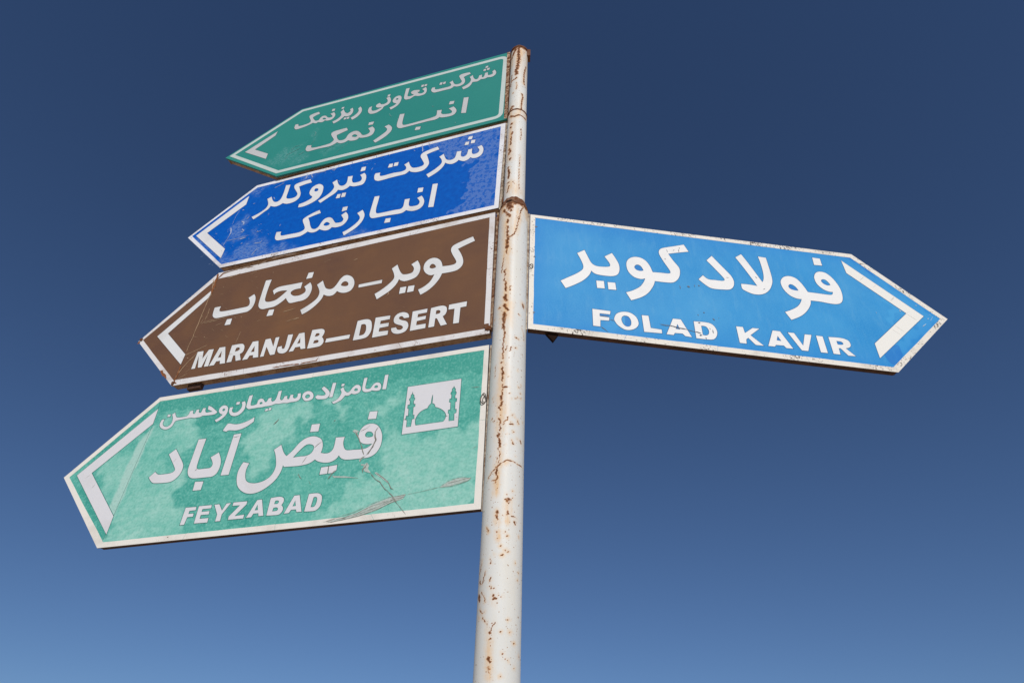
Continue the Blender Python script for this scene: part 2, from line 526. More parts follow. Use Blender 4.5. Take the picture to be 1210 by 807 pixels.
# ------------------------------------------------------------ measured shapes, millimetres in each sign's own face:
# first number runs from the pole outwards, second from the top edge down; c = sharp corner, | starts a hole
SHAPES = """
B line1 104.8,127.4c 95.3,149.6 93.2,174.9 100.5,199.4 117.3,211.2 137.0,209.9 151.8,198.4c 162.6,210.7 180.1,215.1 196.8,206.0 207.7,196.6c 220.5,209.4 240.0,214.3 261.2,203.7 272.5,192.3c 281.6,220.4 304.6,247.9 344.0,272.4c 357.3,247.2c 323.3,226.4 297.7,202.5 289.7,184.3 294.3,161.2 307.2,137.9c 287.0,123.7c 276.5,155.4 264.2,175.3 243.2,183.0 228.0,173.3 222.0,131.3c 199.4,134.8c 200.6,165.2 193.3,178.8 179.2,180.4 170.3,167.3 167.7,137.5c 147.7,137.1c 147.9,163.4 141.5,178.6 127.4,181.5 115.3,173.8 112.5,158.4 123.9,134.3c
B line1 172.1,37.9c 152.6,40.4c 155.7,62.3c 175.6,59.0c
B line1 184.5,74.0c 167.1,76.9c 169.3,99.5c 188.6,96.4c
B line1 157.1,70.7c 137.3,73.9c 140.0,96.9c 159.1,95.2c
B line1 324.1,54.9c 314.2,79.1c 347.6,86.1 374.9,95.4c 359.1,144.4 354.6,170.6 363.0,195.0 379.5,210.2 410.3,211.4 436.7,200.3 449.0,187.5c 465.3,204.1 486.0,206.0 532.2,206.2 595.3,209.3 616.2,200.3 626.4,184.6 630.3,158.7 626.4,144.6c 602.0,148.2c 602.3,165.4 595.0,175.3 575.2,177.9 533.0,175.5 489.9,180.3 471.9,174.5 468.1,163.6 471.4,150.1 482.5,132.4c 461.3,118.3c 450.5,148.3 434.6,171.2 410.8,177.9 386.3,174.5 379.7,161.5 391.0,132.7 403.8,103.0 404.3,87.0 395.4,74.5 375.3,66.1
B line1 564.0,98.0c 544.5,100.6c 544.4,127.0c 567.4,123.8c
B line1 537.1,98.3c 516.0,100.9c 517.1,126.2c 538.5,124.2c
B line1 690.3,119.1c 677.0,142.5 672.9,174.7 680.4,202.7 703.4,207.0 730.2,204.1 751.6,192.0c 764.9,205.8 785.6,211.6 812.3,200.9c 823.0,221.6 845.7,238.2 868.3,254.8 889.0,270.2c 906.0,249.8c 874.6,228.8 852.6,208.8 840.2,185.5 840.0,167.1 856.8,133.5c 835.3,118.9c 820.4,155.2 805.0,174.0 786.4,177.8 774.4,161.5 777.3,116.9c 751.3,119.7c 749.1,151.7 738.7,173.7 717.9,179.0 699.0,175.0 696.6,154.3 710.7,127.6c
B line1 713.7,68.4c 690.8,71.4c 690.5,100.1c 715.4,99.5c
B line1 806.5,236.0c 789.2,238.7c 788.6,266.9c 809.9,263.5c
B line1 782.6,234.9c 761.3,238.3c 761.2,266.9c 782.6,264.7c
B line1 1009.6,263.7c 1010.9,240.6c 979.9,234.2 952.2,219.0 948.4,203.8c 963.6,189.1 973.1,166.3 968.8,136.6 952.0,121.6 929.5,119.7 908.0,138.3 900.1,159.6 898.4,200.1 910.6,232.4 938.9,253.3 976.2,265.3 | 949.0,156.9 944.1,147.4 928.5,155.1 926.8,169.2 936.0,172.4 945.6,166.7
B line1 1195.2,126.6c 1180.0,157.8 1162.8,175.8 1143.4,177.6 1131.9,160.9 1129.3,121.0 1132.5,60.6c 1106.5,64.9c 1104.7,116.6 1103.2,157.8 1093.1,173.4 1068.1,179.7 1046.4,174.4 1042.2,155.9 1056.5,129.4 1073.5,101.6 1078.7,79.4 1066.0,69.0 1034.4,63.7 995.3,61.0c 979.9,90.0c 1013.0,91.4 1048.5,98.5c 1033.4,133.9 1023.4,162.1 1025.4,192.3 1045.4,211.5 1081.4,214.6 1111.0,200.3c 1128.8,211.1 1151.5,213.1 1179.1,199.5c 1186.8,220.3 1205.5,235.7 1227.2,256.1 1252.1,273.7c 1269.5,252.2c 1232.5,235.2 1206.1,214.2 1197.8,192.4 1201.5,169.6 1217.0,136.5c
B line2 879.4,322.8c 867.4,346.7c 899.5,352.9 929.1,362.2c 915.1,390.8 904.2,419.3 889.0,444.9 869.9,452.7 855.5,442.1 848.3,419.2 836.4,397.6 816.2,392.5 796.4,404.1 780.1,428.5 768.3,443.1 740.4,445.9 733.1,431.6 738.0,419.0 751.3,397.1c 731.4,381.9c 717.1,403.1 710.4,430.2 715.9,453.3 730.8,470.7 759.1,474.3 783.2,466.1c 795.7,478.7 817.0,478.0 846.5,461.2c 860.8,471.8 881.9,472.8 908.2,458.6c 921.2,469.6 944.5,479.3 1005.9,476.6 1057.1,473.6 1073.8,461.7 1080.7,443.2 1082.0,412.1c 1056.1,416.8c 1055.6,433.7 1045.4,446.1 1013.9,448.5 956.4,451.2 934.6,443.7 929.2,431.5 937.2,409.6 950.8,383.0 955.8,364.4 943.9,350.8 913.0,334.4 | 831.7,438.0 825.7,424.3 815.2,423.6 800.5,437.4 801.5,445.3 815.7,448.3
B line2 754.7,343.3c 729.7,344.3c 729.7,369.9c 754.8,371.8c
B line2 644.9,394.7c 630.8,424.1 627.5,447.1 634.6,477.6 656.8,508.7 706.8,541.9c 718.1,518.5c 690.4,504.1 662.7,480.0 648.9,457.0 650.9,437.2 668.9,409.6c
B line2 316.6,327.9c 292.0,331.7c 294.4,484.5c 318.8,479.5c
B line2 360.8,391.2c 349.3,412.7 343.0,436.7 347.4,462.5 364.6,478.6 387.6,481.1 408.1,474.8 423.4,464.6c 439.2,477.0 462.8,477.8 515.4,472.5 580.4,468.9 594.4,459.2 602.5,437.6 602.7,404.3 599.8,320.2c 575.2,322.4c 575.4,362.3 576.6,401.4 573.3,430.1 565.0,442.6 540.1,445.8 483.7,446.9 451.5,448.8 442.0,438.1 440.6,416.6 440.6,389.9c 416.3,392.1c 417.2,418.5 413.4,438.9 400.1,448.6 372.6,449.1 364.7,435.2 367.9,420.5 380.2,399.9c
B line2 384.7,332.5c 359.3,336.4c 360.4,364.4c 385.3,363.0c
B line2 515.3,491.3c 490.8,495.0c 491.2,520.9c 518.2,518.2c
A line2 864.6,315.4c 853.6,339.6c 884.2,349.4 913.1,359.7c 904.9,388.3 890.6,411.8 870.0,419.8 852.7,412.3 842.4,380.5 819.2,365.8 794.8,370.5 774.3,393.1 760.8,416.4 747.6,425.1 727.3,422.5 718.2,408.3 723.3,392.0 733.4,373.4c 711.4,365.6c 695.4,392.4 693.1,414.8 701.3,439.9 725.2,448.1 758.2,443.6 773.7,434.7c 784.9,449.4 813.3,446.8 834.3,434.4c 851.0,444.9 874.5,444.3 897.9,426.8c 913.4,438.5 940.2,445.9 998.3,441.4 1055.7,442.4 1072.9,430.9 1080.3,410.3 1076.2,386.8c 1050.4,393.1c 1048.8,410.2 1036.9,419.7 997.5,424.0 940.9,420.9 925.1,405.6 923.2,392.0 935.1,369.2 948.1,342.3 947.0,324.3 929.3,316.7 | 818.3,408.0 809.0,395.2 794.4,403.1 786.2,417.0 797.1,421.3
A line2 737.8,320.5c 709.1,323.4c 712.1,347.9c 738.4,344.5c
A line1 1077.6,80.7c 1067.5,102.6c 1093.6,111.5 1105.4,122.4c 1096.8,141.7 1078.7,164.8 1061.2,164.3 1054.9,147.4 1042.5,135.3 1023.6,140.8 1006.0,163.9 989.5,170.7 978.5,163.6 997.4,133.7c 976.3,126.9c 964.1,154.1 965.8,176.7 979.5,194.3 1004.6,193.1 1019.1,184.0c 1034.2,194.8 1061.9,183.4c 1073.0,189.7 1093.7,176.5c 1111.7,186.2 1135.2,193.6 1181.9,200.2 1196.3,193.6 1206.2,174.9 1205.8,146.3c 1186.4,151.8c 1183.8,166.2 1170.4,174.7 1125.4,171.3 1112.2,162.7 1113.4,146.6 1130.2,108.0 1128.7,92.7 1110.1,84.6 | 1038.1,166.1 1032.9,155.8 1021.2,163.0 1015.1,172.5 1023.6,175.2
A line1 994.1,89.9c 976.7,93.3c 977.7,112.8c 994.7,111.2c
A line1 956.6,239.7c 968.5,218.0c 942.5,205.8 926.9,185.3 925.8,166.3 935.2,144.3c 920.4,123.8c 905.4,157.0 889.8,173.7 878.5,168.4 873.2,157.4 879.4,142.9c 865.5,133.2c 856.1,164.7 860.4,193.9 878.7,205.5 902.7,195.4c 916.4,212.8 932.8,228.9
A line1 935.3,99.2c 920.1,100.1c 921.7,116.9c 935.8,116.4c
A line1 901.0,211.5c 886.1,212.3c 886.3,229.1c 901.1,228.3c
A line1 883.6,212.6c 868.3,213.7c 868.9,231.0c 882.6,230.7c
A line1 818.1,141.8c 804.6,171.1 803.8,202.4 819.9,233.9 847.2,250.7c 859.9,227.1c 834.2,208.8 821.9,183.1 829.1,156.6c
A line1 745.2,171.0c 745.7,196.3 735.2,216.2 715.4,220.1 695.3,211.8 685.6,206.7 709.5,198.0 721.4,183.6 719.4,166.6 701.3,158.8c 694.2,173.6 676.5,179.7 660.9,172.5 658.9,153.8 671.1,127.1c 653.3,120.8c 641.8,149.6 641.1,177.3 652.6,195.5 672.8,203.8 681.3,225.5 709.2,244.1 737.8,243.4 755.7,228.2 764.1,201.6 760.0,174.7c
A line1 664.9,98.1c 650.3,98.2c 652.4,117.2c 666.8,117.1c
A line1 627.7,252.2c 638.2,228.7c 613.5,220.2 601.4,206.2c 621.7,189.6 628.3,167.3 619.8,143.6 601.8,135.8 586.3,144.3 578.7,165.7 581.1,199.7 593.5,228.9 | 612.1,164.3 603.6,157.1 596.7,165.6 601.2,173.7
A line1 563.2,85.4c 542.8,88.3c 545.6,137.3 545.1,162.7 530.9,171.4 510.3,167.3 524.0,150.9 528.6,133.1 513.2,124.2 481.4,134.7c 481.9,150.2 491.1,151.6 479.8,168.5 463.0,172.9 452.4,163.6 456.2,150.0 467.3,134.7c 447.6,122.3c 440.4,145.4 439.7,173.2 451.6,191.2 481.8,190.9 503.9,181.1 527.7,196.1 551.5,193.4 563.1,176.6 565.0,144.4
A line1 474.6,91.5c 460.2,93.3c 462.7,112.9c 476.1,110.8c
A line1 456.4,94.2c 442.0,96.9c 444.9,113.2c 458.2,111.9c
A line1 208.8,94.7c 202.3,110.7c 233.3,121.5 239.8,126.5c 231.0,154.4 231.4,181.7 245.9,198.4 268.3,199.7 288.1,189.1c 304.2,202.7 331.4,201.9 390.9,199.7 405.9,187.5 413.4,168.5 410.1,146.4c 393.6,150.0c 391.7,169.0 379.5,176.1 328.8,179.7 308.6,177.3 305.2,163.2 316.1,142.3c 298.8,130.6c 289.3,162.7 276.9,176.3 256.4,177.9 247.6,162.4 254.8,139.3 265.0,106.5 258.1,93.7 240.1,90.2
A line1 369.0,117.7c 354.8,120.3c 357.5,141.3c 371.7,138.0c
A line1 350.2,120.9c 336.2,122.6c 339.1,142.0c 353.1,139.4c
A line1 73.3,134.4c 64.7,162.3 69.2,183.8 86.3,195.2 108.6,188.5c 126.0,194.4 143.9,189.0c 161.0,201.3 181.2,197.3 187.9,196.5c 203.6,229.4 234.7,242.0c 242.2,219.4c 214.1,205.3 199.8,184.7 199.1,161.5 207.1,141.9c 189.8,130.3c 183.4,161.0 171.2,178.6 160.2,175.9 154.9,150.8c 139.3,150.4c 139.5,172.3 129.2,174.1 124.1,141.7c 108.5,142.9c 107.3,168.0 93.9,172.0 82.2,165.8 86.2,145.7c
A line1 122.7,78.1c 109.2,78.2c 112.0,95.5c 125.5,94.6c
A line1 132.8,101.5c 119.2,104.1c 122.0,121.2c 135.1,118.9c
A line1 114.9,100.5c 100.0,102.9c 102.8,120.1c 116.3,118.4c
A line2 225.7,320.4c 200.0,326.7c 205.3,459.3c 230.2,450.9c
A line2 273.9,376.4c 258.3,408.3 257.5,430.1 270.1,449.6 297.9,452.0 328.8,446.2 341.3,437.4c 363.2,449.5 407.3,446.8 540.1,447.6 559.1,439.9 570.3,417.6 571.3,385.0 566.6,319.7c 540.7,324.7c 543.2,374.9 541.4,411.6 530.4,426.8 497.8,429.4 409.5,426.8 370.4,421.7 360.5,411.6 361.2,373.1c 335.0,379.2c 337.1,403.5 329.2,417.6 308.9,426.2 284.8,429.2 279.3,417.3 287.3,399.6 299.5,383.5c
A line2 298.2,321.8c 273.5,327.5c 276.8,351.1c 301.7,347.6c
A line2 461.5,472.4c 435.4,477.4c 438.4,501.2c 465.2,496.6c
A line2 618.9,387.1c 596.9,419.0 597.8,452.6 624.1,487.6 671.1,517.6c 685.9,496.0c 649.8,467.0 624.3,442.0 622.9,421.3 640.4,396.4c
C line1 1060.2,178.7c 1047.3,200.8 1042.3,230.1 1047.4,258.9 1062.9,273.6 1086.5,275.0 1151.3,275.3 1212.5,276.2 1230.0,267.6 1240.0,251.5 1244.2,210.8c 1212.7,211.1c 1214.6,229.4 1206.5,240.6 1178.2,244.8 1096.2,245.2 1072.3,243.9 1066.1,231.4 1073.3,208.7 1083.1,194.6c
C line1 1154.4,296.0c 1129.7,297.0c 1128.3,328.8c 1155.8,327.2c
C line1 1023.7,109.6c 995.2,111.5c 997.8,155.9 997.3,198.7 993.6,227.7 980.9,240.9 956.3,243.5 934.4,237.2 912.3,217.0 895.9,197.7c 927.1,192.4 949.7,197.2 955.5,207.5c 969.5,181.0c 953.6,169.3 930.5,165.5 882.2,167.1 832.7,167.7c 833.1,201.5c 861.3,201.5 874.9,209.9 873.6,221.8 855.8,237.7 831.4,241.7 814.1,236.7 804.9,227.0 807.1,212.1 817.1,197.1c 793.7,178.0c 780.2,204.9 776.9,231.1 783.5,259.2 801.1,273.1 831.3,275.0 863.5,274.6 879.2,259.5 890.9,240.7c 908.5,259.4 935.2,275.9 966.1,277.7 993.9,277.2 1012.3,262.4 1019.6,242.3 1021.9,197.5
C line1 956.5,290.4c 931.2,292.6c 931.2,323.9c 958.7,323.0c
C line1 815.9,118.7c 791.0,120.3c 792.0,152.3c 819.4,152.4c
C line1 788.7,352.1c 802.8,326.1c 769.7,307.3 741.6,282.7 734.3,257.4 739.9,233.2 757.0,201.2c 734.1,183.6c 722.3,209.9 709.8,231.5 690.5,241.8 675.8,239.9 664.1,224.5 651.3,195.4 638.9,182.2 621.9,181.9 600.1,196.9 585.3,221.4 581.3,249.8 590.9,272.2 611.6,279.2 635.0,273.5 653.4,260.4c 667.5,278.2 690.0,278.1 712.5,265.0c 717.6,288.5 734.3,313.4 758.8,336.3 | 641.7,232.4 637.3,217.5 624.7,214.6 611.1,226.4 609.0,240.6 622.8,242.6
C line1 559.5,249.8c 457.6,249.4c 457.9,267.3c 557.9,266.0c
C line1 478.8,319.3c 451.9,303.1 423.7,279.3 407.5,256.6 409.2,233.6 424.3,197.5c 402.5,181.1c 388.4,216.2 372.4,240.9 350.3,246.6 331.4,242.5 326.2,228.0 329.8,213.4 340.9,196.7c 316.1,181.2c 301.1,216.5 299.5,244.1 308.8,268.5 328.4,279.0 356.0,282.2 374.8,273.8 384.0,263.9c 393.5,291.3 414.3,316.8 439.8,334.5 464.8,349.6c
C line1 371.8,312.0c 346.5,313.1c 347.5,344.0c 372.4,344.4c
C line1 338.4,313.8c 312.3,314.7c 313.6,345.0c 339.8,345.0c
C line1 90.3,111.3c 81.0,137.7c 115.4,149.9 149.0,163.7c 132.4,198.4 122.2,232.9 124.2,259.2 139.7,277.2 162.9,282.1 203.8,281.1c 214.5,310.3 232.1,336.1 253.6,356.4 281.7,370.7c 294.4,342.0c 270.1,330.9 248.5,310.3 235.0,277.4c 252.1,277.8 271.2,262.7 283.6,239.3 284.0,211.9 272.2,192.2 251.8,185.3 229.8,194.5 213.8,214.9 205.8,242.8c 183.2,245.7 159.3,245.3 149.8,236.7 154.7,219.6 169.4,188.1 177.6,162.7 173.4,142.8 155.1,131.5 121.1,119.9 | 259.8,234.3 256.6,221.5 248.2,218.3 238.7,226.3 232.9,238.3 238.6,243.0 250.8,242.5
C latin 1238.7,532.6c 1239.6,447.6c 1212.0,448.9c 1202.8,489.3c 1187.0,447.6c 1163.6,448.9c 1159.5,533.3c 1179.3,532.4c 1182.6,470.3c 1190.9,532.7c 1207.7,531.5c 1227.2,467.8c 1220.9,533.1c
C latin 1155.7,533.2c 1136.8,446.8c 1109.7,448.0c 1082.3,533.9c 1106.6,532.5c 1110.2,516.8c 1128.4,516.5c 1133.2,533.5c | 1127.0,498.7c 1120.2,466.1c 1112.7,498.7c
C latin 1076.0,532.3c 1078.8,447.2c 1043.1,447.4 1026.2,451.7 1015.8,466.3 1014.0,489.4 1025.8,500.2c 1011.8,531.4c 1034.2,532.3c 1045.6,503.7c 1055.0,501.8c 1054.2,532.5c | 1054.7,482.1c 1053.5,464.9c 1041.0,465.4 1034.3,474.2 1041.3,481.9
C latin 1004.1,534.1c 983.1,448.8c 957.2,450.0c 933.1,533.9c 957.0,532.4c 960.3,518.5c 976.5,518.1c 981.7,533.6c | 976.2,501.1c 967.1,472.1c 960.0,502.3c
C latin 924.8,534.3c 924.7,449.7c 902.2,449.4c 878.1,494.4c 879.6,449.9c 863.1,450.1c 861.3,534.8c 880.6,534.2c 909.7,487.9c 909.2,534.6c
C latin 824.9,448.2c 803.2,449.1c 803.9,511.1 810.3,531.9 827.0,537.3 845.5,529.7 854.0,515.1 855.1,500.7c 837.5,499.4c 835.4,510.8 825.9,514.7 822.9,503.2
C latin 799.6,535.2c 775.7,451.6c 752.3,451.6c 729.0,533.1c 748.9,532.3c 754.8,519.1c 775.8,518.9c 780.5,535.1c | 771.7,502.4c 765.0,473.2c 758.7,501.0c
C latin 720.5,536.0c 719.5,447.1c 681.0,449.2 666.8,456.4 662.3,471.7 668.4,491.5c 659.8,502.6 656.0,519.4 665.1,533.4 682.2,535.9 | 700.9,482.7c 698.2,468.1c 687.3,468.8 681.3,475.8 687.6,482.6 | 700.2,515.5c 698.6,502.5c 686.0,501.5 678.1,508.0 681.5,516.1
C latin 646.4,504.2c 547.2,505.1c 548.1,523.2c 647.6,522.3c
C latin 530.0,536.4c 527.5,444.5c 491.1,443.6 471.9,454.0 463.6,476.1 461.4,504.7 469.4,526.7 484.8,535.3 | 508.4,518.5c 508.5,466.3c 495.7,465.8 487.2,475.0 483.7,499.9 490.0,516.4
C latin 451.5,539.8c 452.8,444.7c 392.7,447.6c 392.7,465.1c 429.1,465.0c 429.2,481.2c 393.1,482.3c 393.2,499.1c 428.6,499.3c 429.0,517.1c 390.0,519.5c 390.3,539.1c
C latin 314.7,474.5c 333.9,473.4c 343.2,462.0 353.1,463.0 353.6,471.8 342.2,481.2 324.3,489.5 314.3,502.5 311.8,520.8 321.0,538.3 343.2,544.0 363.7,538.9 375.6,526.6 379.6,511.1c 360.2,511.4c 352.7,523.6 339.1,526.6 332.0,518.3 338.4,507.9 360.0,496.4 372.7,483.6 374.4,463.1 363.9,447.2 344.2,442.7 324.6,450.9 316.2,463.3
C latin 302.0,540.4c 302.4,449.0c 244.0,448.3c 244.6,466.3c 279.2,466.5c 279.5,482.4c 246.0,482.0c 246.8,497.7c 280.1,499.4c 280.2,519.0c 242.7,519.5c 242.6,539.7c
C latin 230.6,540.4c 230.0,449.5c 187.6,447.2 170.4,456.5 166.1,474.3 170.3,491.2 179.9,498.9c 160.0,540.4c 183.0,542.3c 201.3,503.9c 208.0,502.5c 208.8,540.1c | 208.3,483.4c 207.9,465.9c 197.1,466.0 190.8,473.4 193.9,481.9
C latin 159.6,449.7c 91.0,449.0c 91.9,472.4c 114.2,472.4c 114.8,543.8c 136.3,542.9c 136.6,473.2c 159.8,472.6c
E line1 182.5,190.0c 210.9,168.1c 223.2,203.2 234.9,232.5 250.4,245.3 272.8,246.8 298.8,242.8 307.3,235.6 304.9,220.4 288.2,189.6c 318.1,166.2c 331.1,193.5 341.4,223.1 341.5,254.0 331.9,277.5 312.0,288.6 276.8,291.0 248.4,287.1 233.1,273.2c 222.5,300.0 199.4,329.4 167.4,355.6 134.4,377.5c 116.5,343.9c 146.4,321.2 178.4,296.6 199.7,273.6 203.6,253.3 196.6,225.7
E line1 249.9,321.9c 278.4,319.8c 279.5,356.2c 251.3,357.8c
E line1 292.4,322.6c 321.0,321.3c 322.7,356.3c 293.5,358.1c
E line1 615.4,66.5c 630.3,103.3c 590.3,115.0 544.5,130.1c 560.4,165.2 579.3,200.5 578.6,231.9 568.4,259.9 549.5,280.4 526.1,286.4 474.3,287.2c 467.0,311.1 445.7,348.3 417.8,375.5 375.1,398.7c 359.1,362.9c 388.8,346.9 416.2,323.6 433.2,295.2 437.9,279.3c 419.7,285.4 394.6,277.9 375.7,252.7 371.2,218.0 378.8,192.0 396.6,175.3 420.2,170.3 442.5,178.7 460.0,202.8 470.8,242.0c 498.8,239.9 531.7,238.8 541.5,233.6 540.4,220.5 522.1,178.6 509.3,144.1 508.2,123.4 516.6,107.9 531.2,99.2 570.4,84.1 | 401.3,225.4 408.1,213.9 418.2,211.3 428.9,219.3 436.2,238.9c 425.1,243.5 412.2,242.1 404.0,235.5
E line1 723.1,110.9c 747.5,149.4 771.7,186.4 785.8,211.0 791.2,236.8 784.6,264.2 768.1,282.0 740.8,287.3 697.8,289.0 676.7,277.3 649.7,249.1c 670.6,224.8c 688.7,242.6 715.3,242.7 745.3,242.1 754.6,236.2 753.2,225.3 725.4,180.6 698.1,139.5c
E line1 849.5,79.3c 871.3,128.2 908.5,222.0c 917.7,202.6 922.8,170.1 923.3,124.0 919.9,79.9c 952.2,81.4c 953.7,146.6 953.0,196.8 946.8,224.6 929.3,258.2 904.2,281.8 878.9,291.0 852.6,290.0 828.3,278.8 818.4,269.5 818.7,245.5c 848.4,244.2 883.2,246.0c 871.1,214.8 845.8,153.4 822.1,101.6c
E line1 1156.9,44.8c 1189.0,45.5c 1188.3,84.7c 1154.2,86.3c
E line1 1086.7,245.1c 1120.8,245.4 1171.9,246.0 1186.6,242.4 1193.7,227.1c 1177.0,227.6 1155.6,217.7 1137.9,193.8 1134.6,167.1 1138.9,148.1 1151.5,129.9 1171.2,121.9 1194.4,127.3 1215.1,153.8 1228.5,192.5 1230.4,227.9 1224.5,259.6 1211.4,281.1 1189.9,290.9 1159.2,291.4 1126.3,288.0 1086.7,288.6c 1079.5,312.3 1057.7,345.2 1027.1,374.8 983.1,400.6c 967.1,364.4c 993.4,350.9 1021.2,331.9 1039.9,310.0 1051.4,286.8c 1029.1,286.0 1005.5,272.5 988.4,244.7 984.6,214.3 991.9,193.0 1007.6,176.8 1029.9,169.9 1052.6,176.2 1068.3,196.1 1079.2,221.2 | 1159.5,173.0 1168.6,163.8 1180.5,165.0 1190.7,178.4 1194.2,190.9c 1179.3,194.7 1165.5,187.9 | 1012.4,226.2 1021.0,214.6 1032.8,215.4 1043.6,226.9 1049.7,243.6c 1032.6,244.2 1016.9,238.8
E latin 229.0,462.6c 294.3,463.6c 291.8,478.9c 253.9,479.6c 254.1,493.2c 288.5,493.8c 286.4,508.4c 255.4,510.4c 253.8,540.0c 228.6,539.9c
E latin 306.0,495.1 316.6,472.0 338.8,460.0 366.3,460.5 386.4,477.1 393.2,503.3 385.4,523.6 366.1,537.9 341.9,540.7 319.0,525.8 308.1,508.3 | 331.5,497.0 335.6,482.8 345.2,476.3 358.7,479.3 366.5,495.7 365.5,515.1 358.1,524.6 346.0,525.6 336.2,515.6
E latin 408.3,465.2c 432.9,464.2c 435.6,520.1c 474.9,522.0c 474.6,538.4c 410.3,540.9c
E latin 491.2,539.7c 522.9,464.0c 551.8,463.6c 582.3,540.2c 558.8,538.6c 550.4,528.5c 521.8,529.9c 516.0,539.9c | 527.2,510.8c 536.5,486.2c 544.0,511.4c
E latin 599.8,465.1c 650.0,463.5 670.5,472.3 680.6,496.1 676.7,519.8 663.0,537.7 640.8,542.0 598.5,542.4c | 624.7,481.8c 642.3,483.1 650.7,498.5 647.9,516.3 637.4,524.7 624.5,524.2c
E latin 758.1,465.2c 783.4,464.6c 785.9,492.4c 819.9,464.0c 845.4,463.4c 805.0,499.3c 846.3,541.2c 816.7,541.6c 794.6,512.4c 785.0,521.4c 782.8,540.7c 758.1,540.5c
E latin 863.7,539.5c 896.1,463.9c 924.0,464.5c 956.2,539.1c 930.9,540.0c 923.9,529.6c 893.8,530.8c 888.2,539.1c | 901.3,508.7c 910.0,486.9c 919.0,510.0c
E latin 953.3,465.0c 977.4,464.6c 998.8,519.8c 1018.2,464.6c 1044.1,464.0c 1012.1,541.9c 988.4,542.1c
E latin 1061.8,464.3c 1086.9,464.6c 1086.1,540.7c 1060.4,540.9c
E latin 1109.6,464.1c 1160.5,461.9 1184.1,470.3 1188.1,489.3 1179.4,502.1 1163.1,508.2c 1191.8,540.5c 1164.4,541.6c 1143.0,511.1c 1135.6,512.1c 1133.7,541.0c 1108.3,540.7c | 1135.7,478.4c 1155.4,479.5 1160.3,489.3 1151.0,494.5 1136.5,494.6c
D line2 1145.6,241.3c 1116.3,275.9 1090.7,308.4 1086.2,331.3 1093.1,352.6 1110.6,367.7 1132.8,371.3 1185.4,367.3 1201.1,358.6 1216.7,342.5c 1198.2,323.3c 1179.9,335.8 1153.5,337.4 1126.8,335.9 1116.5,327.6 1123.6,313.9 1168.1,259.3c
D line2 1062.2,214.1c 1030.8,215.1c 1031.9,264.1 1030.9,312.8 1028.3,329.0 1019.2,335.5 995.7,336.2 972.6,335.9 966.9,324.0 973.3,310.5 984.9,294.6c 957.5,279.5c 938.8,311.7 934.3,337.5 938.4,358.8 950.9,369.6 970.2,370.4 1026.9,368.3 1044.4,361.5 1056.4,347.6 1062.2,327.9 1062.3,283.0
D line2 1014.3,382.7c 981.3,385.0c 980.7,415.4c 1011.7,414.9c
D line2 918.7,215.1c 889.9,214.2c 888.8,371.6c 919.8,370.3c
D line2 855.6,154.1c 853.5,172.3c 881.9,191.1 913.2,198.4 945.1,193.8 955.6,198.1c 971.4,191.7c 960.9,166.9 951.0,165.7 928.4,172.4 904.6,172.5 879.6,166.0
D line2 844.5,330.9c 820.5,338.0c 825.0,357.5 823.0,379.1 813.0,401.4 793.9,412.5 768.1,415.6 742.0,409.7 721.7,394.3 713.4,368.3 717.8,343.3 727.5,317.3 738.0,298.6c 714.7,282.8c 699.1,311.7 683.5,329.2c 666.0,312.9 645.1,284.4 623.7,269.9 599.4,266.9 579.0,273.6 564.1,285.2 555.0,308.3 555.7,329.7 557.9,333.4c 538.6,338.7 523.9,337.0 514.2,326.1 512.0,307.9 512.5,283.6c 480.2,285.9c 481.7,305.9 475.5,325.2 464.4,336.4 437.3,338.8 410.6,340.6 390.7,337.2 375.3,324.5c 395.9,323.8 414.8,316.6 426.5,301.2 430.3,285.2 426.7,266.9 414.2,252.9 393.9,248.6 371.9,256.0 355.4,275.6 345.2,303.4 345.8,336.7 357.8,360.5 378.9,372.5 413.5,373.0 457.6,371.2 476.6,364.3 488.1,351.4c 497.3,364.6 516.3,372.6 537.4,371.4 560.0,364.1 572.5,355.5c 592.4,367.5 621.8,371.3 652.5,370.4 682.1,368.5c 687.6,360.9c 690.0,386.2 701.5,411.6 723.1,432.5 749.6,447.0 778.9,451.5 809.3,443.2 836.1,422.5 849.6,397.0 854.8,369.1 851.9,348.0 | 657.0,338.2c 637.9,313.6 620.2,297.2 605.1,295.5 589.5,303.0 586.2,317.4 593.5,331.8 610.3,338.2 632.0,337.5 | 407.4,288.4 403.6,279.6 395.0,277.7 383.8,282.4 377.7,292.6 381.1,298.9 394.2,299.5 403.7,295.7
D line2 405.6,201.1c 376.8,202.9c 378.1,232.1c 407.6,229.9c
D line2 615.5,219.4c 584.7,220.7c 584.4,249.6c 615.3,248.3c
D line2 542.7,388.1c 517.6,387.7c 516.6,412.7c 543.6,412.9c
D line2 515.2,387.7c 486.9,386.2c 486.2,403.9c 493.3,411.8c 513.0,412.9c
D latin 1016.0,533.7c 1015.7,474.5c 974.5,475.9c 973.6,487.0c 997.3,487.4c 997.1,498.1c 977.4,498.1c 975.9,508.8c 997.2,508.6c 1000.1,534.1c
D latin 962.6,533.3c 965.3,474.8c 916.6,475.6c 915.9,486.4c 948.4,486.4c 948.1,495.9c 918.1,496.1c 917.4,507.0c 947.4,506.5c 946.8,519.4c 913.5,519.9c 913.1,534.7c
D latin 906.4,475.8c 888.3,475.8c 870.8,499.6c 860.9,476.4c 845.5,476.0c 867.3,512.7c 866.0,534.6c 883.9,534.3c 884.3,511.0c
D latin 835.4,475.7c 785.2,476.8c 785.0,487.3c 816.8,523.4c 782.6,522.1c 782.4,534.3c 837.3,533.3c 837.8,522.7c 807.8,487.7c 835.8,486.8c
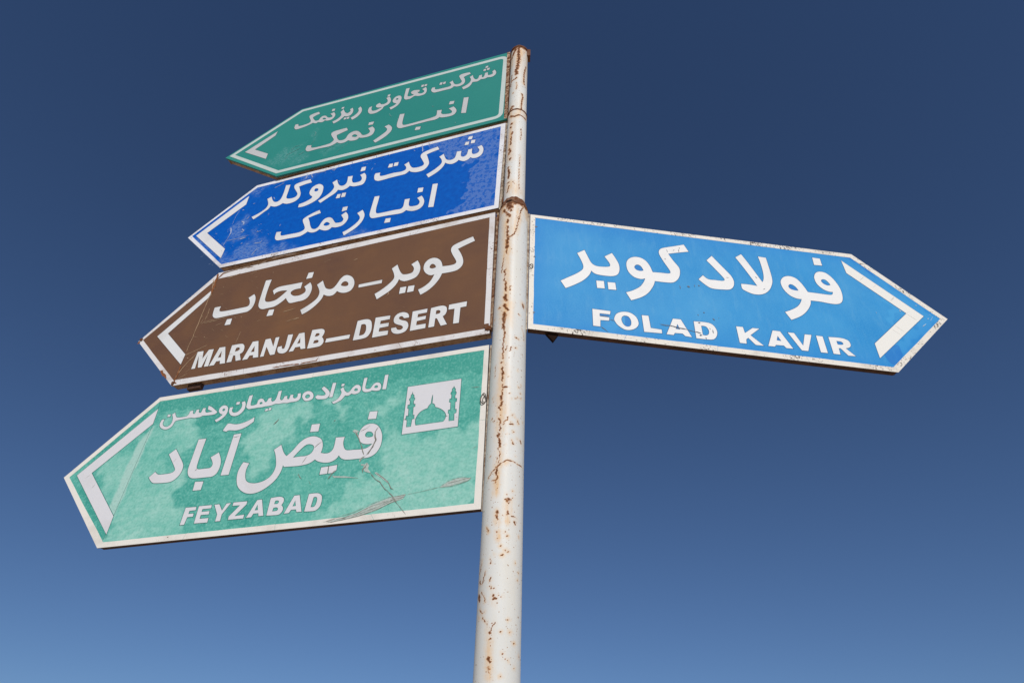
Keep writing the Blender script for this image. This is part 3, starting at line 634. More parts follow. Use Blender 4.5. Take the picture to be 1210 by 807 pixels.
D latin 772.2,533.4c 748.5,477.0c 732.0,476.5c 711.3,532.1c 727.6,532.4c 731.4,522.3c 749.6,521.9c 754.3,533.0c | 747.9,511.5c 743.0,492.3c 735.9,511.3c
D latin 699.7,533.2c 700.2,475.6c 669.1,474.2 654.1,480.1 650.4,491.7 655.2,503.8c 647.4,512.9 646.8,524.0 655.8,534.1 676.2,534.7 | 682.8,497.2c 681.3,486.4c 672.4,486.3 667.0,490.8 670.3,497.2 | 682.9,521.4c 681.6,509.9c 670.8,509.4 664.3,513.9 666.0,520.7
D latin 638.5,533.1c 616.5,476.6c 598.0,476.4c 578.2,533.0c 595.1,532.6c 598.8,523.5c 616.4,523.1c 621.7,532.9c | 614.3,512.0c 609.0,492.6c 602.6,511.8c
D latin 568.3,533.5c 565.2,476.6c 536.0,477.1 521.2,484.9 516.0,499.3 517.4,521.1 528.9,533.5 545.6,535.0 | 549.4,521.3c 546.3,489.1c 536.6,489.6 532.2,497.6 532.5,511.3 537.5,520.9
D line1 1261.8,104.2c 1250.4,103.4c 1250.8,122.1 1240.2,134.3 1224.0,138.4 1212.0,127.8 1212.7,108.0 1223.9,86.4c 1212.9,80.1c 1205.2,94.7 1194.1,104.3 1157.5,105.6 1148.9,99.7 1146.7,84.5c 1133.6,82.9c 1130.8,95.3 1122.1,99.1 1119.3,82.6c 1107.8,82.6c 1106.0,94.4 1095.6,98.2 1093.1,80.5c 1080.7,80.3c 1078.5,94.3 1071.1,101.9 1056.9,102.0 1044.8,101.4c 1068.8,88.7c 1071.8,73.0c 1055.6,80.6 1023.6,106.4c 1033.0,114.9 1068.4,114.5 1083.0,113.3 1092.2,117.3 1102.8,117.4 1116.9,117.8 1134.3,114.4 1189.2,116.9 1198.5,120.9 1203.6,139.7 1219.4,149.7 1238.7,146.9 1256.1,135.5 1263.6,121.9
D line1 1243.6,84.1c 1230.9,85.3c 1229.8,94.6c 1241.6,95.3c
D line1 1013.0,150.3c 1022.2,140.9c 1006.0,132.1 995.8,121.3c 1010.6,113.8 1018.8,100.0 1014.7,86.3 1002.1,81.8 987.4,88.8 979.5,104.4 981.1,123.6 993.1,139.3 | 1003.9,102.3 1000.9,95.7 993.4,99.3 993.5,105.4 998.8,107.0
D line1 973.7,95.9c 961.0,95.4c 960.7,112.1 949.9,120.9 934.8,119.7 925.0,107.1 924.3,93.0 930.6,80.5c 918.9,77.0c 910.9,91.5 909.4,113.1 921.0,130.6 939.7,136.5 959.0,130.0 972.0,113.9
D line1 952.3,76.0c 938.2,76.4c 938.2,87.2c 951.3,87.6c
D line1 905.4,56.4c 892.0,55.0c 890.3,91.3 885.7,100.9 871.8,101.3 862.8,97.4 861.8,83.3 851.8,76.7 839.6,83.4 831.3,94.3 824.4,94.7 819.7,81.2c 808.1,80.3c 806.5,92.3 798.0,98.2 788.6,89.8 785.9,56.3c 773.4,55.8c 771.9,89.0 764.4,98.3 758.5,95.4 755.1,82.9c 744.0,82.9c 742.0,94.6 734.4,97.9 732.1,81.3c 720.3,81.5c 718.8,94.1 709.2,99.2 702.1,94.3 702.9,80.8c 691.8,79.8c 688.4,99.1 694.8,110.3 710.7,112.9 724.0,112.6 736.9,114.0 754.3,111.2 770.7,112.1 784.7,109.9 797.2,113.1 810.3,114.6 823.9,114.2 837.0,115.6 854.2,114.7 874.6,115.0 891.7,114.8 903.2,105.2 905.5,92.4 | 852.0,99.1 850.4,93.0 843.6,93.0 839.9,98.6 844.4,101.8
D line1 819.0,125.4c 808.7,126.0c 809.6,134.9c 820.4,134.6c
D line1 805.9,124.0c 795.7,124.5c 796.7,133.1c 806.7,133.3c
D line1 681.3,98.5 680.1,82.8 666.9,76.1 651.0,80.5 638.8,94.9 637.4,110.8 650.5,117.4 667.2,115.8 | 669.6,100.4 667.7,91.9 658.5,90.6 650.8,98.2 654.0,105.4 662.2,106.8
D line1 603.5,66.4c 579.8,88.7 573.9,105.4 582.8,119.6 602.1,119.9 619.0,116.5 628.8,106.2c 621.3,99.4c 605.4,104.8 592.5,104.8 590.9,97.4 611.2,74.7c
D line1 570.8,57.7c 557.8,58.9c 560.0,118.1c 573.1,117.0c
D line1 549.8,147.1c 557.8,139.0c 539.0,130.1 529.5,114.5 528.7,102.5 535.8,90.8c 525.7,82.0c 516.5,99.3 505.3,108.1 496.5,104.4 488.0,90.2 475.3,81.8 461.5,87.7 455.7,102.5 459.6,115.7 474.6,120.1 488.8,115.0c 499.5,121.8 511.7,119.1c 522.3,134.5 533.6,141.2 | 480.8,103.5 477.4,96.1 469.1,98.2 467.2,105.5 473.1,107.6
D line1 533.9,68.3c 523.3,68.4c 524.0,77.8c 534.5,78.1c
D line1 450.3,58.0c 438.2,58.3c 440.0,87.8 438.5,102.0 429.9,106.9 419.2,105.2 410.6,91.1 399.1,85.1 385.8,90.2 379.7,105.0 382.9,118.2 396.7,119.3 412.9,114.9c 421.6,118.6 437.4,117.7 448.3,109.0 451.1,92.9 | 405.3,104.1 401.9,96.8 394.5,98.0 391.2,104.8 396.9,108.0
D line1 372.0,58.6c 359.4,59.1c 359.7,118.7c 373.8,117.3c
D symbol 279.4,123.6c 91.1,123.3c 90.0,303.3c 277.2,305.4c | 259.9,144.5c 256.2,156.4c 251.0,162.2c 251.2,169.6c 247.1,172.7c 247.6,181.3c 250.8,182.0c 249.2,195.7c 243.7,195.3c 243.3,207.5c 248.8,207.8c 246.8,238.1c 241.9,237.7c 241.5,253.1c 247.9,254.5c 248.9,281.2c 265.7,281.0c 266.9,255.1c 272.6,253.1c 271.4,237.4c 264.8,237.7c 266.3,211.9c 270.9,210.4c 271.3,195.8c 264.6,195.6c 264.8,182.2c 269.1,177.8c 267.8,171.1c 264.6,169.9c 264.8,158.7c 260.5,154.4c | 114.7,145.3c 111.9,153.2c 107.0,160.2c 107.2,168.7c 103.2,173.1c 103.9,182.7c 106.6,184.7c 106.3,195.6c 99.6,197.5c 100.2,211.0c 104.4,211.5c 103.4,237.8c 98.1,238.6c 98.0,252.7c 104.6,255.2c 103.2,280.1c 122.1,279.6c 123.4,252.3c 127.3,250.5c 127.2,237.6c 120.5,236.3c 121.6,210.7c 127.1,208.4c 126.0,196.0c 120.8,195.0c 120.8,181.9c 124.3,178.1c 123.8,170.9c 120.8,168.9c 120.6,157.9c 115.6,152.5c | 185.4,169.3c 183.9,189.1 184.2,202.4c 175.6,208.6 172.4,218.7c 155.4,227.3 141.5,238.9 133.6,251.9 133.2,265.9 140.0,278.8c 233.6,279.2c 237.6,264.2 236.0,250.4 228.0,235.0 216.2,225.0 199.4,219.2c 196.0,210.1 189.2,202.8c 189.0,185.8 186.7,169.6c
A chevron 1310.6,168.6c 1314.4,206.0c 1416.4,292.4c 1314.7,366.1c 1315.3,410.2c 1477.9,291.7c
B chevron 1342.0,73.2c 1338.5,138.5c 1509.0,294.8c 1350.4,448.1c 1351.6,508.4c 1572.2,296.4c
C chevron 1289.1,85.8c 1302.3,141.8c 1442.2,309.6c 1299.9,448.0c 1301.9,498.0c 1494.1,314.7c
D chevron 1300.5,50.2c 1296.2,116.1c 1482.8,293.5c 1301.8,474.4c 1299.8,538.0c 1546.6,295.2c
E chevron 1282.4,40.7c 1544.3,298.8c 1286.2,536.4c 1288.2,468.8c 1474.8,294.7c 1284.3,110.3c
A outline -2.6,-0.3c -1.1,595.9c 1201.9,592.7c 1598.8,297.1c 1203.7,0.6c
B outline -2.8,1.7c 0.1,583.0c 1332.1,575.3c 1621.0,295.8c 1319.6,-1.7c
C outline 4.2,-3.9c -1.9,616.4c 1303.9,601.0c 1588.7,322.9c 1301.5,-7.2c
D outline 1.5,0.2c -0.7,585.0c 1314.3,583.3c 1604.8,296.7c 1315.1,-3.1c
E outline 0.5,4.7c 0.4,587.0c 1337.6,592.5c 1644.0,298.0c 1340.1,-6.7c
A field 8.1,23.7c 17.9,573.1c 1210.3,567.5c 1573.8,292.1c 1198.7,10.2c
A field2 30.0,45.2c 38.7,551.5c 1203.1,546.2c 1538.6,293.8c 1188.7,29.3c
B field 19.0,20.4c 18.9,561.6c 1332.6,552.6c 1598.5,292.0c 1313.6,18.2c
C field 26.5,18.8c 18.8,592.6c 1304.8,574.8c 1565.9,318.9c 1299.6,30.7c
D field 17.8,18.5c 20.5,565.9c 1299.1,565.0c 1579.1,299.4c 1305.9,15.3c
E field 19.6,20.5c 18.4,563.8c 1325.6,571.3c 1612.4,301.5c 1328.0,15.2c
"""
WEAR = """
D crack 1.6 363,265 372,281 366,313 375,342 391,366
D crack 3.2 372,281 371,297 365,313 372,336 385,363
D crack 1.8 444,271 427,298 412,331 398,363
D crack 0.9 394,255 406,265 426,273
D crack 2.5 391,366 405,374 407,388
D crack 0.9 561,292 574,301 585,313
D crack 0.9 604,339 611,353 619,369
D crack 1.6 517,384 516,410
D crack 2.2 489,404 501,417 509,433
D crack 1.6 534,219 527,214
D crack 2.2 381,392 385,406 395,414 390,426
D crack 1.3 363,432 343,454 327,464 307,489 282,511 262,537
D crack 1.4 346,431 321,448 299,468 288,488 277,495
D crack 1.2 624,412 621,401 613,413 603,422
D crack 1.0 578,429 567,445
D crack 0.9 495,575 455,569 418,569
D crack 0.7 233,515 187,511 131,503
D crack 1.0 280,519 254,547 227,579
D crack 0.7 484,573 448,564 398,554 350,535 294,518 235,516
D crack 0.8 483,579 431,574 374,566 318,551 271,532 235,519
D crack 0.7 440,570 390,559 342,540 285,529 247,522
D crack 0.6 403,567 354,554 313,542 264,524
D crack 0.7 131,503 98,483 63,480 34,486
D crack 0.8 128,505 89,505 55,497 33,488
D crack 0.6 104,494 76,490 42,485
D crack 0.7 38,389 20,380
D crack 1.0 55,165 25,166
D crack 2.6 768,198 761,190 751,177
D crack 0.9 919,227 906,226 893,224
D crack 0.9 1127,281 1136,294
D crack 1.1 1024,333 1031,341
D crack 1.4 277,251 270,250
D crack 1.6 243,252 238,253
D crack 1.6 133,259 127,260
D crack 0.8 100,267 93,270
D crack 0.7 1451,359 1446,349 1442,337
D crack 0.5 1499,311 1483,298
D fold 0.7 1305,17 1295,117 1302,476 1304,563
D peel 0 483,577 433,567 384,555 343,536 294,521 236,513 243,527 284,538 325,555 381,569 438,576
D peel 0 131,504 105,489 77,481 34,484 42,491 69,498 96,503
D peel 0 392,397 382,391 374,402 376,413 363,430 375,426 388,420 393,405
D peel 0 404,394 389,396 391,400 402,398
D peel 0 351,429 344,429 315,452 299,465 301,470 324,451 346,435
D peel 0 413,378 400,366 397,370 406,382 408,387
D peel 0 497,423 449,430 404,441 448,435 489,430
D peel 0 455,269 450,262 435,269 432,272 437,278 423,303 430,298 444,277
D fade 0 -2,269 70,310 146,323 232,317 309,285 355,268 330,319 335,363 356,428 396,457 459,501 496,530 525,565 442,583 -0,592
D fade 0 786,98 657,133 634,178 654,202 679,231 701,267 724,303 742,350 775,389 821,362 856,304 857,236 836,161
D fade 0 1289,157 1244,106 1155,91 1087,137 1065,196 1079,235 1120,246 1177,235 1210,258 1260,258
D fade 0 1275,256 1188,294 1077,365 1077,433 1043,484 997,568 1042,600 1307,577 1304,499 1289,459 1289,385
D fade 0 1312,189 1288,125 1293,297 1291,483 1351,415 1467,299 1395,234
D fade 0 586,117 537,118 493,149 522,195 553,163
D fade 0 400,181 364,173 311,161 325,231 368,225
D pale 0 1328,194 1286,122 1299,482 1336,448 1334,364 1333,266
D deep 0 1496,329 1430,401 1345,486 1286,550 1307,563 1373,498 1490,369
D deep 0 1440,217 1395,153 1338,70 1310,30 1311,-1 1413,114 1511,225
D deep 0 857,469 762,473 736,560 825,565
D deep 0 42,551 18,541 16,570 41,572
D deep 0 1311,-1 730,2 10,7 14,111 229,90 414,93 609,85 803,110 995,158 1056,184 1155,62 1277,79
B crackle 0 263,9 19,9 10,331 19,568 181,559 199,564 170,472 131,447 149,408 187,378 141,365 133,322 125,231 180,235 224,195 258,183 301,92 356,52 402,28 385,-5
B crackle 0 237,557 15,569 70,562 183,532
B scuff 0 1340,527 1257,461 1200,426 1223,357 1108,502 1016,517 969,572 1151,577 1319,559
B scuff 0 1317,23 1271,25 1283,80 1316,56
B scuff 0 1043,4 987,17 982,58 1025,56
B scuff 0 717,536 605,526 591,557 702,567
B scuff 0 1077,532 982,526 963,563 1055,576
B scuff 0 1561,324 1333,545 1299,538 1522,323
B scuff 0 1350,260 1310,235 1276,364 1321,398 1372,412
B scratch 0.6 1363,174 1371,221 1371,275
B scratch 3.0 1371,296 1358,327 1358,353
B scratch 1.0 1357,350 1364,389 1370,424
B scratch 0.8 1367,393 1311,392 1239,387
B scratch 1.4 1177,537 1169,517 1156,497
B scratch 2.2 1287,402 1271,400 1251,399
B scratch 2.5 1322,266 1304,278 1299,300
B scratch 2.0 1302,337 1295,330 1282,343 1288,353 1298,344
B scratch 1.6 1295,262 1281,239
B scratch 2.0 1294,149 1283,147
B scratch 2.0 1347,179 1334,180
B scratch 1.8 1451,320 1441,320
B scratch 2.0 1268,438 1258,432
B scratch 1.0 1206,377 1187,376 1171,369
B scratch 1.2 1202,366 1188,382
B scratch 1.4 1189,454 1151,462 1148,449
B scratch 1.3 1323,411 1311,406
B scratch 1.2 1079,373 1074,361
B scratch 1.2 1173,270 1170,255
B scratch 1.2 1220,27 1185,22 1150,24
B scratch 1.2 1200,59 1172,49 1147,35
B scratch 3.0 1025,8 1022,49
B scratch 1.6 999,21 986,51
B scratch 1.4 972,24 923,25 911,16
B scratch 1.2 886,25 869,37 859,18
B scratch 1.4 852,11 851,-5
B scratch 1.2 781,0 773,20
B scratch 2.2 1182,135 1169,155
B scratch 1.2 825,129 815,145
B scratch 1.6 1102,34 1099,25
B scratch 2.2 408,8 398,67
B scratch 1.8 377,1 372,22
B scratch 2.2 586,13 574,30
B scratch 1.8 650,2 643,18
B scratch 1.6 779,1 774,16
B scratch 1.6 852,4 847,19
B scratch 1.0 656,112 649,93
B scratch 2.0 448,36 440,45
B scratch 1.2 646,71 641,67
B scratch 1.5 443,5 440,16
B scratch 1.6 877,28 862,23
C scratch 1.6 1316,26 1292,122 1299,150 1298,189 1299,231 1297,292 1300,350
C scratch 3.2 1307,34 1296,82 1293,132
C scratch 2.6 1295,131 1295,97 1290,86
C scratch 1.2 1270,207 1267,243 1270,275
C scratch 2.0 1296,255 1292,244
C scratch 0.9 1283,295 1271,284 1234,283 1192,285 1160,283
C scratch 1.0 1268,291 1219,291 1202,290
C scratch 0.9 1204,319 1171,310
C scratch 1.6 1244,95 1238,95
C scratch 1.3 1239,41 1215,34
C scratch 1.2 1346,234 1344,230
C scratch 1.3 1300,321 1297,357 1300,400 1299,435
C scratch 2.6 1300,592 1296,552 1299,507
C scratch 1.6 1301,559 1285,522 1266,488 1239,453
C scratch 1.1 1299,454 1260,441 1204,420
C scratch 1.0 1287,574 1268,563 1248,553
C scratch 1.8 1282,468 1276,474
C scratch 2.0 1238,372 1233,375
C scratch 1.4 1267,517 1262,514
C scratch 0.9 1260,543 1242,530
C scratch 1.3 1233,42 1203,35 1176,27
C scratch 0.8 1122,48 1090,41
C scratch 1.3 883,318 827,312
C scratch 1.0 857,375 798,365
C scratch 0.8 998,342 980,335
C scratch 1.3 1011,288 1005,287
C scratch 1.6 1088,295 1081,301
C scratch 1.2 1003,66 996,71
C scratch 2.0 611,101 591,95
C scratch 2.2 422,342 418,334 420,323
C scratch 1.0 845,312 827,312
C scratch 1.2 824,374 796,367
C scratch 0.7 755,75 722,64
C scratch 0.7 1065,439 1062,406 1060,378
C scratch 1.0 1287,291 1280,265
C scratch 1.6 1238,371 1231,376
C rustline 5 1301,-3 1298,36 1293,123
C rustline 3.5 1298,602 1298,574 1296,538 1298,504
C rustline 6 1304,597 1296,586 1282,593
C rustline 6 1586,324 1576,336
C rustline 5 1392,511 1365,537 1344,557
C rustline 2 851,599 768,601 735,604
C rustline 4 1298,36 1280,10 1267,-2
C rustline 2 732,604 665,602 661,591
C chip 4 1282,4 1227,-2 1163,-6 1118,1
C chip 4 1098,-5 1058,-15
C chip 3 1035,-24 972,-28 912,-22
C chip 3 809,-24 787,-18
C chip 2 607,-23 596,-25
C chip 1.5 739,-20 707,-21
A scuff 0 1289,433 1242,386 1171,369 1117,368 1113,441 1178,474 1235,502
A scuff 0 1164,493 1115,455 1079,440 1051,436 1075,498 1125,528
A scuff 0 1060,271 1040,271 1034,319 1052,326
A scuff 0 967,468 876,446 887,484 941,499
A scratch 0.7 894,529 857,485 812,453
A scratch 0.9 957,478 942,459 901,454
A scratch 0.9 1056,380 1038,351
A scratch 1.4 1191,426 1152,408 1116,393
A scratch 1.4 1170,394 1153,365 1123,365
A scratch 1.4 1111,452 1082,435
A scratch 1.4 1193,457 1177,441
A scratch 2.6 1059,272 1048,288 1052,312
A scratch 1.6 630,285 622,307 611,319
A scratch 1.6 395,319 382,332
A scratch 1.6 255,514 253,528
E scratch 1.8 1518,355 1540,337
E scratch 2.0 1527,247 1535,244
E scratch 1.6 1555,311 1562,306
E scratch 0.8 1564,321 1583,294
E scratch 1.3 1345,307 1348,313
E scratch 2.5 1452,280 1452,291
E scratch 1.6 1570,286 1576,289
E mark 0.9 472,500 502,501 533,502 563,507 602,515 620,518
E mark 2.2 509,498 521,501 545,506 566,508
E mark 2.5 602,513 620,518
E mark 5 616,523 618,530
E mark 3.2 615,469 624,469
E mark 2 619,430 623,434
E mark 2 643,415 648,418
E mark 2.4 674,440 681,449
E mark 2.2 697,435 699,436
E mark 1.6 665,494 666,512
E mark 1.3 655,488 657,496
E mark 3 634,535 635,541
E mark 1.2 290,503 299,504 305,509
E mark 1.5 257,541 270,552 281,562
E mark 1.2 253,489 273,490 288,488
E mark 0.7 470,496 494,498 513,497
E mark 1.5 569,295 572,311
E mark 4 598,294 609,297
E mark 1.5 628,281 629,293
E mark 2.5 644,280 648,286
E mark 2 592,92 597,89
E mark 1.2 589,97 590,114
E mark 1.5 566,109 573,105
E mark 0.8 541,106 543,124
E mark 2 528,159 530,164
E mark 4 18,71 29,72
E mark 4 15,238 23,238
E mark 4 16,511 23,511
E joint 0.7 1431,237 1451,217
E joint 0.5 1478,291 1493,282
E joint 0.8 1475,298 1507,325
E joint 0.8 1404,368 1431,393
E joint 0.5 1383,385 1408,410
E joint 0.8 1331,143 1356,119
E joint 0.4 1377,175 1395,158
E joint 0.7 1429,236 1453,212
E mark 1.2 904,262 912,255
E mark 1 885,197 890,205
E mark 0.8 762,222 774,221
E deep 0 1333,478 1384,463 1388,510 1343,562 1315,550 1315,512
E deep 0 1298,12 1395,78 1410,123 1395,102 1329,21
E deep 0 401,210 425,201 445,238 433,253 408,244
E deep 0 1015,211 1056,240 1034,256 1009,247
E deep 0 1159,164 1199,194 1178,207 1154,192
E deep 0 539,487 549,505 528,519
E deep 0 907,488 922,509 899,512
E deep 0 254,454 290,465 282,498 252,494
E deep 0 1144,474 1168,478 1164,494 1138,494
E deep 0 345,472 375,484 369,523 341,528
E fade 0 1400,96 1452,125 1479,172 1536,212 1618,297 1502,398 1395,509 1396,450 1375,432 1503,323 1427,221
E fade 0 1399,230 1472,293 1397,359
E fade 0 1390,446 1391,502 1356,545 1346,535
E fade 0 263,524 348,519 344,565 224,567
"""
POLE_WEAR = """
r 39 -5,3248 -6,3211 -3,3138 -11,3060 -19,3031 -16,2996
r 37 -29,3244 -35,3223 -51,3204 -62,3176
r 24 -17,3254 19,3265 57,3286 89,3307
r 28 89,3298 89,3257
r 22 -58,2955 -19,2956 -13,2969
r 17 -52,3008 -58,2963 -60,2913
r 17 55,3093 38,3023 38,2947 43,2922
r 16 26,2831 33,2807 25,2760 24,2705
r 8 -15,2925 -10,2895 -13,2866
r 13 -33,2843 -34,2839
r 44 -38,2724 -56,2708 -67,2685
r 28 -45,2659 -20,2641
r 20 -14,2643 11,2653 34,2651 60,2651
r 31 -32,2593 -35,2590
r 19 -41,2571 -37,2563
r 27 -27,2526 -29,2514
r 19 -31,2497 -33,2480 -35,2463 -34,2438
r 30 -43,2413 -37,2392 -43,2378
r 22 -30,2342 -35,2333
r 22 -44,2287 -45,2282
r 8 25,2552 29,2511 24,2471
r 6 26,2359 23,2329 22,2283
r 21 -42,2273 -36,2245 -39,2213
r 14 -34,2184 -46,2183
r 7 -9,2182 -2,2168
r 14 -33,2162 -43,2125
r 6 22,2268 21,2202 25,2134
r 26 -42,2004 -29,1981
r 29 -25,1969 -16,1957
r 20 -12,1985 -9,1994
r 19 -22,1939 -22,1920
r 22 -22,1901 -21,1873 -21,1846
r 10 -8,1843 7,1862 15,1896 19,1931 24,1961 28,1993 50,2046
r 5 8,1966 14,1948 21,1941
r 21 -73,2070 9,2045 75,2075
r 13 -22,1866 -22,1848
r 28 -19,1838 -20,1811 -21,1784
r 13 -14,1841 -2,1846 7,1863
r 12 -22,1776 -21,1754
r 8 -31,1736 -35,1708 -39,1664
r 12 -20,1675 -27,1671 -23,1652 -24,1645
r 10 -26,1637 -25,1620
r 15 -20,1615 -19,1586 -18,1570
r 26 -23,1540 -14,1526
r 20 -18,1551 -18,1531
r 9 -1,1590 -5,1580 -2,1570
r 23 -22,1507 -16,1494 -9,1481
r 17 -38,1496 -42,1500
r 31 -20,1470 -19,1449
r 25 -21,1450 -20,1424 -22,1406
r 14 -18,1398 -15,1376 -18,1359
r 12 -18,1352 -19,1324 -18,1304 -19,1283
r 16 -18,1277
r 19 -22,1261
r 11 -18,1240 -18,1224
r 11 -64,1461 -65,1460
r 20 49,1523 52,1510
r 6 29,1470 36,1466
r 4 47,1413 58,1395 58,1371
r 11 22,1364 29,1364 35,1362
r 8 -5,1326 -10,1309
r 8 9,1324 4,1306
r 8 21,1321 25,1323
r 11 3,1278
r 4 -44,1254 -45,1208
r 8 -19,1245 -20,1235
r 17 -17,1226 -16,1208
r 13 -17,1202 -17,1189
r 10 -15,1176 -16,1164
r 16 -13,1164 -2,1165
r 5 5,1167
r 10 -15,1158 -16,1133
r 21 -17,1130 -17,1122
r 20 -12,1111 -17,1100
r 13 -24,1093 -19,1083
r 8 -10,1084
r 10 -2,1099
r 10 -17,1064
r 13 -22,1053 -18,1049
r 10 -18,1049 -17,1009
r 16 39,1173
r 8 48,1186
r 10 46,1153
r 13 27,1128
r 10 36,1134
r 8 16,1124
r 8 47,1136
r 10 7,1142
r 9 6,1057 4,1048 -2,1044 -6,1037 -8,1031
r 10 12,1033 20,1035
r 10 13,1041
r 8 21,1068 19,1063
r 9 37,1053 40,1043
r 5 27,1060
r 13 -49,1059
r 10 -38,1048
r 10 62,1055
r 4 -49,1137 -47,1118
r 11 -9,1248
r 8 32,1235
r 8 2,1204
r 7 -17,1036 -18,1010
r 17 -22,1004 -22,991
r 16 -20,985 -18,973 -15,966 -16,958
r 10 -14,991
r 10 -2,962
r 6 -21,952 -16,940 -14,928
r 5 -14,926 -16,910 -21,898
r 4 -23,925 -22,903
r 8 58,908 40,908 26,912 8,914 -4,907 -16,898 -28,887 -38,879 -47,870 -51,864
r 12 -19,895 -24,877 -19,861 -23,851 -36,853
r 17 -25,845
r 12 -17,826
r 12 23,1009
r 12 37,989
r 10 51,989 55,980
r 9 18,980 24,969
r 7 2,998
r 7 31,931
r 10 -48,932
r 12 -17,826
r 17 11,807
r 12 6,793
r 28 13,794
r 28 13,790
r 9 21,794
r 14 17,783
r 19 -16,759 -15,755
r 14 -16,747 -14,736
r 14 12,760 13,751
r 12 -0,746
r 7 25,747 36,748 44,744
r 16 36,732 37,729
r 14 -14,700
r 12 14,690
r 12 52,696
r 9 7,701
r 9 -12,682
r 10 26,821
r 9 28,800
r 7 -48,718 -38,703
r 11 -2,662
r 11 10,651
r 9 17,648
r 14 2,638
r 9 -20,640
r 5 -60,630 -65,614 -72,599
r 7 -44,598 -48,583 -54,569
r 11 -66,579 -62,572
r 7 -54,549 -43,534 -39,521
r 18 -69,544 -62,530
r 11 -17,553
r 20 -17,535
r 20 -14,528
r 9 -9,527
r 9 -2,535
r 9 4,532
r 9 50,580
r 7 55,600
r 9 40,623
r 7 -27,581 -27,571
r 7 -28,559 -23,552
r 7 -28,629 -28,617
r 6 -59,507 -47,495
r 11 -39,498
r 5 -45,485 -27,466
r 13 -18,469
r 6 -10,470 -22,449
r 16 -20,446
r 16 -21,433
r 9 -19,424
r 9 -19,417
r 15 -23,391 -21,386
r 13 -16,381
r 15 -22,370 -19,365
r 13 -19,359
r 9 -60,487
r 9 22,478
r 11 29,450
r 9 6,449
r 9 42,427
r 11 12,400
r 11 64,402
r 9 25,386
r 9 18,389
r 9 45,373
r 11 8,351
s 70 -5,3252 -4,3138 -13,3022
s 63 -88,3292 -70,3106
s 43 72,3292 53,3091 41,2927
s 88 -49,2729 -44,2645
s 56 11,2650 58,2654
s 59 -35,2600 -38,2513 -42,2336
s 103 -39,2165 2,2123
s 88 -30,2006 40,2039
s 76 -25,1965 -21,1846
s 44 28,2003 7,1862
s 55 -22,1866 -20,1753
s 52 -24,1742 -23,1657 -17,1527
s 72 -13,1504 -14,1412
s 53 -16,1412 -16,1324 -15,1223
s 41 49,1523
s 61 -17,1238 -17,1158 -15,1078
s 45 -18,1079 -16,1009
s 44 -21,1036 -17,957 -18,897
s 38 -21,898 -19,861 -24,846
s 38 -24,846 -21,820
s 29 8,910 -4,902
s 43 -21,849 -20,814
s 47 13,787 15,765
s 33 13,753 14,731
s 33 -15,757 -14,725
s 28 -13,700 -12,681
s 31 -16,533 -15,510
s 31 -24,470 -20,419
s 35 -22,418 -19,350
"""

shapes, wear = {}, {}
for ln in SHAPES.strip().splitlines():
    s, w, rest = ln.split(' ', 2)
    rings = []
    for r in rest.split('|'):
        q = []
        for t in r.split():
            c = t.endswith('c'); x, y = t.rstrip('c').split(',')
            q.append((float(x) / 1000, float(y) / 1000, c))
        rings.append(q)
    shapes.setdefault((s, w), []).append(rings)
for ln in WEAR.strip().splitlines():
    t = ln.split()
    wear.setdefault((t[0], t[1]), []).append((float(t[2]), [tuple(float(v) / 1000 for v in q.split(',')) for q in t[3:]]))

# origin of each face (its top corner at the pole) and its directions: along (outwards) and down
FRAMES = {'A': ((-0.06238, 1.75778, 3.28077), (-0.95279, 0.30361, -0.00466), (0.00444, -0.00141, -0.99999)), 'B': ((-0.06423, 1.75758, 2.65593), (-0.94766, 0.31897, 0.01373), (-0.01301, 0.00438, -0.99991)), 'C': ((-0.07914, 1.75542, 2.03746), (-0.94978, 0.31292, 0.00038), (-0.00036, 0.00012, -1.00000)), 'D': ((-0.07469, 1.75616, 1.37297), (-0.95534, 0.29546, -0.00462), (0.00441, -0.00136, -0.99999)), 'E': ((0.05553, 1.74111, 2.02240), (0.99287, 0.11904, -0.00588), (-0.00584, -0.00070, -0.99998))}


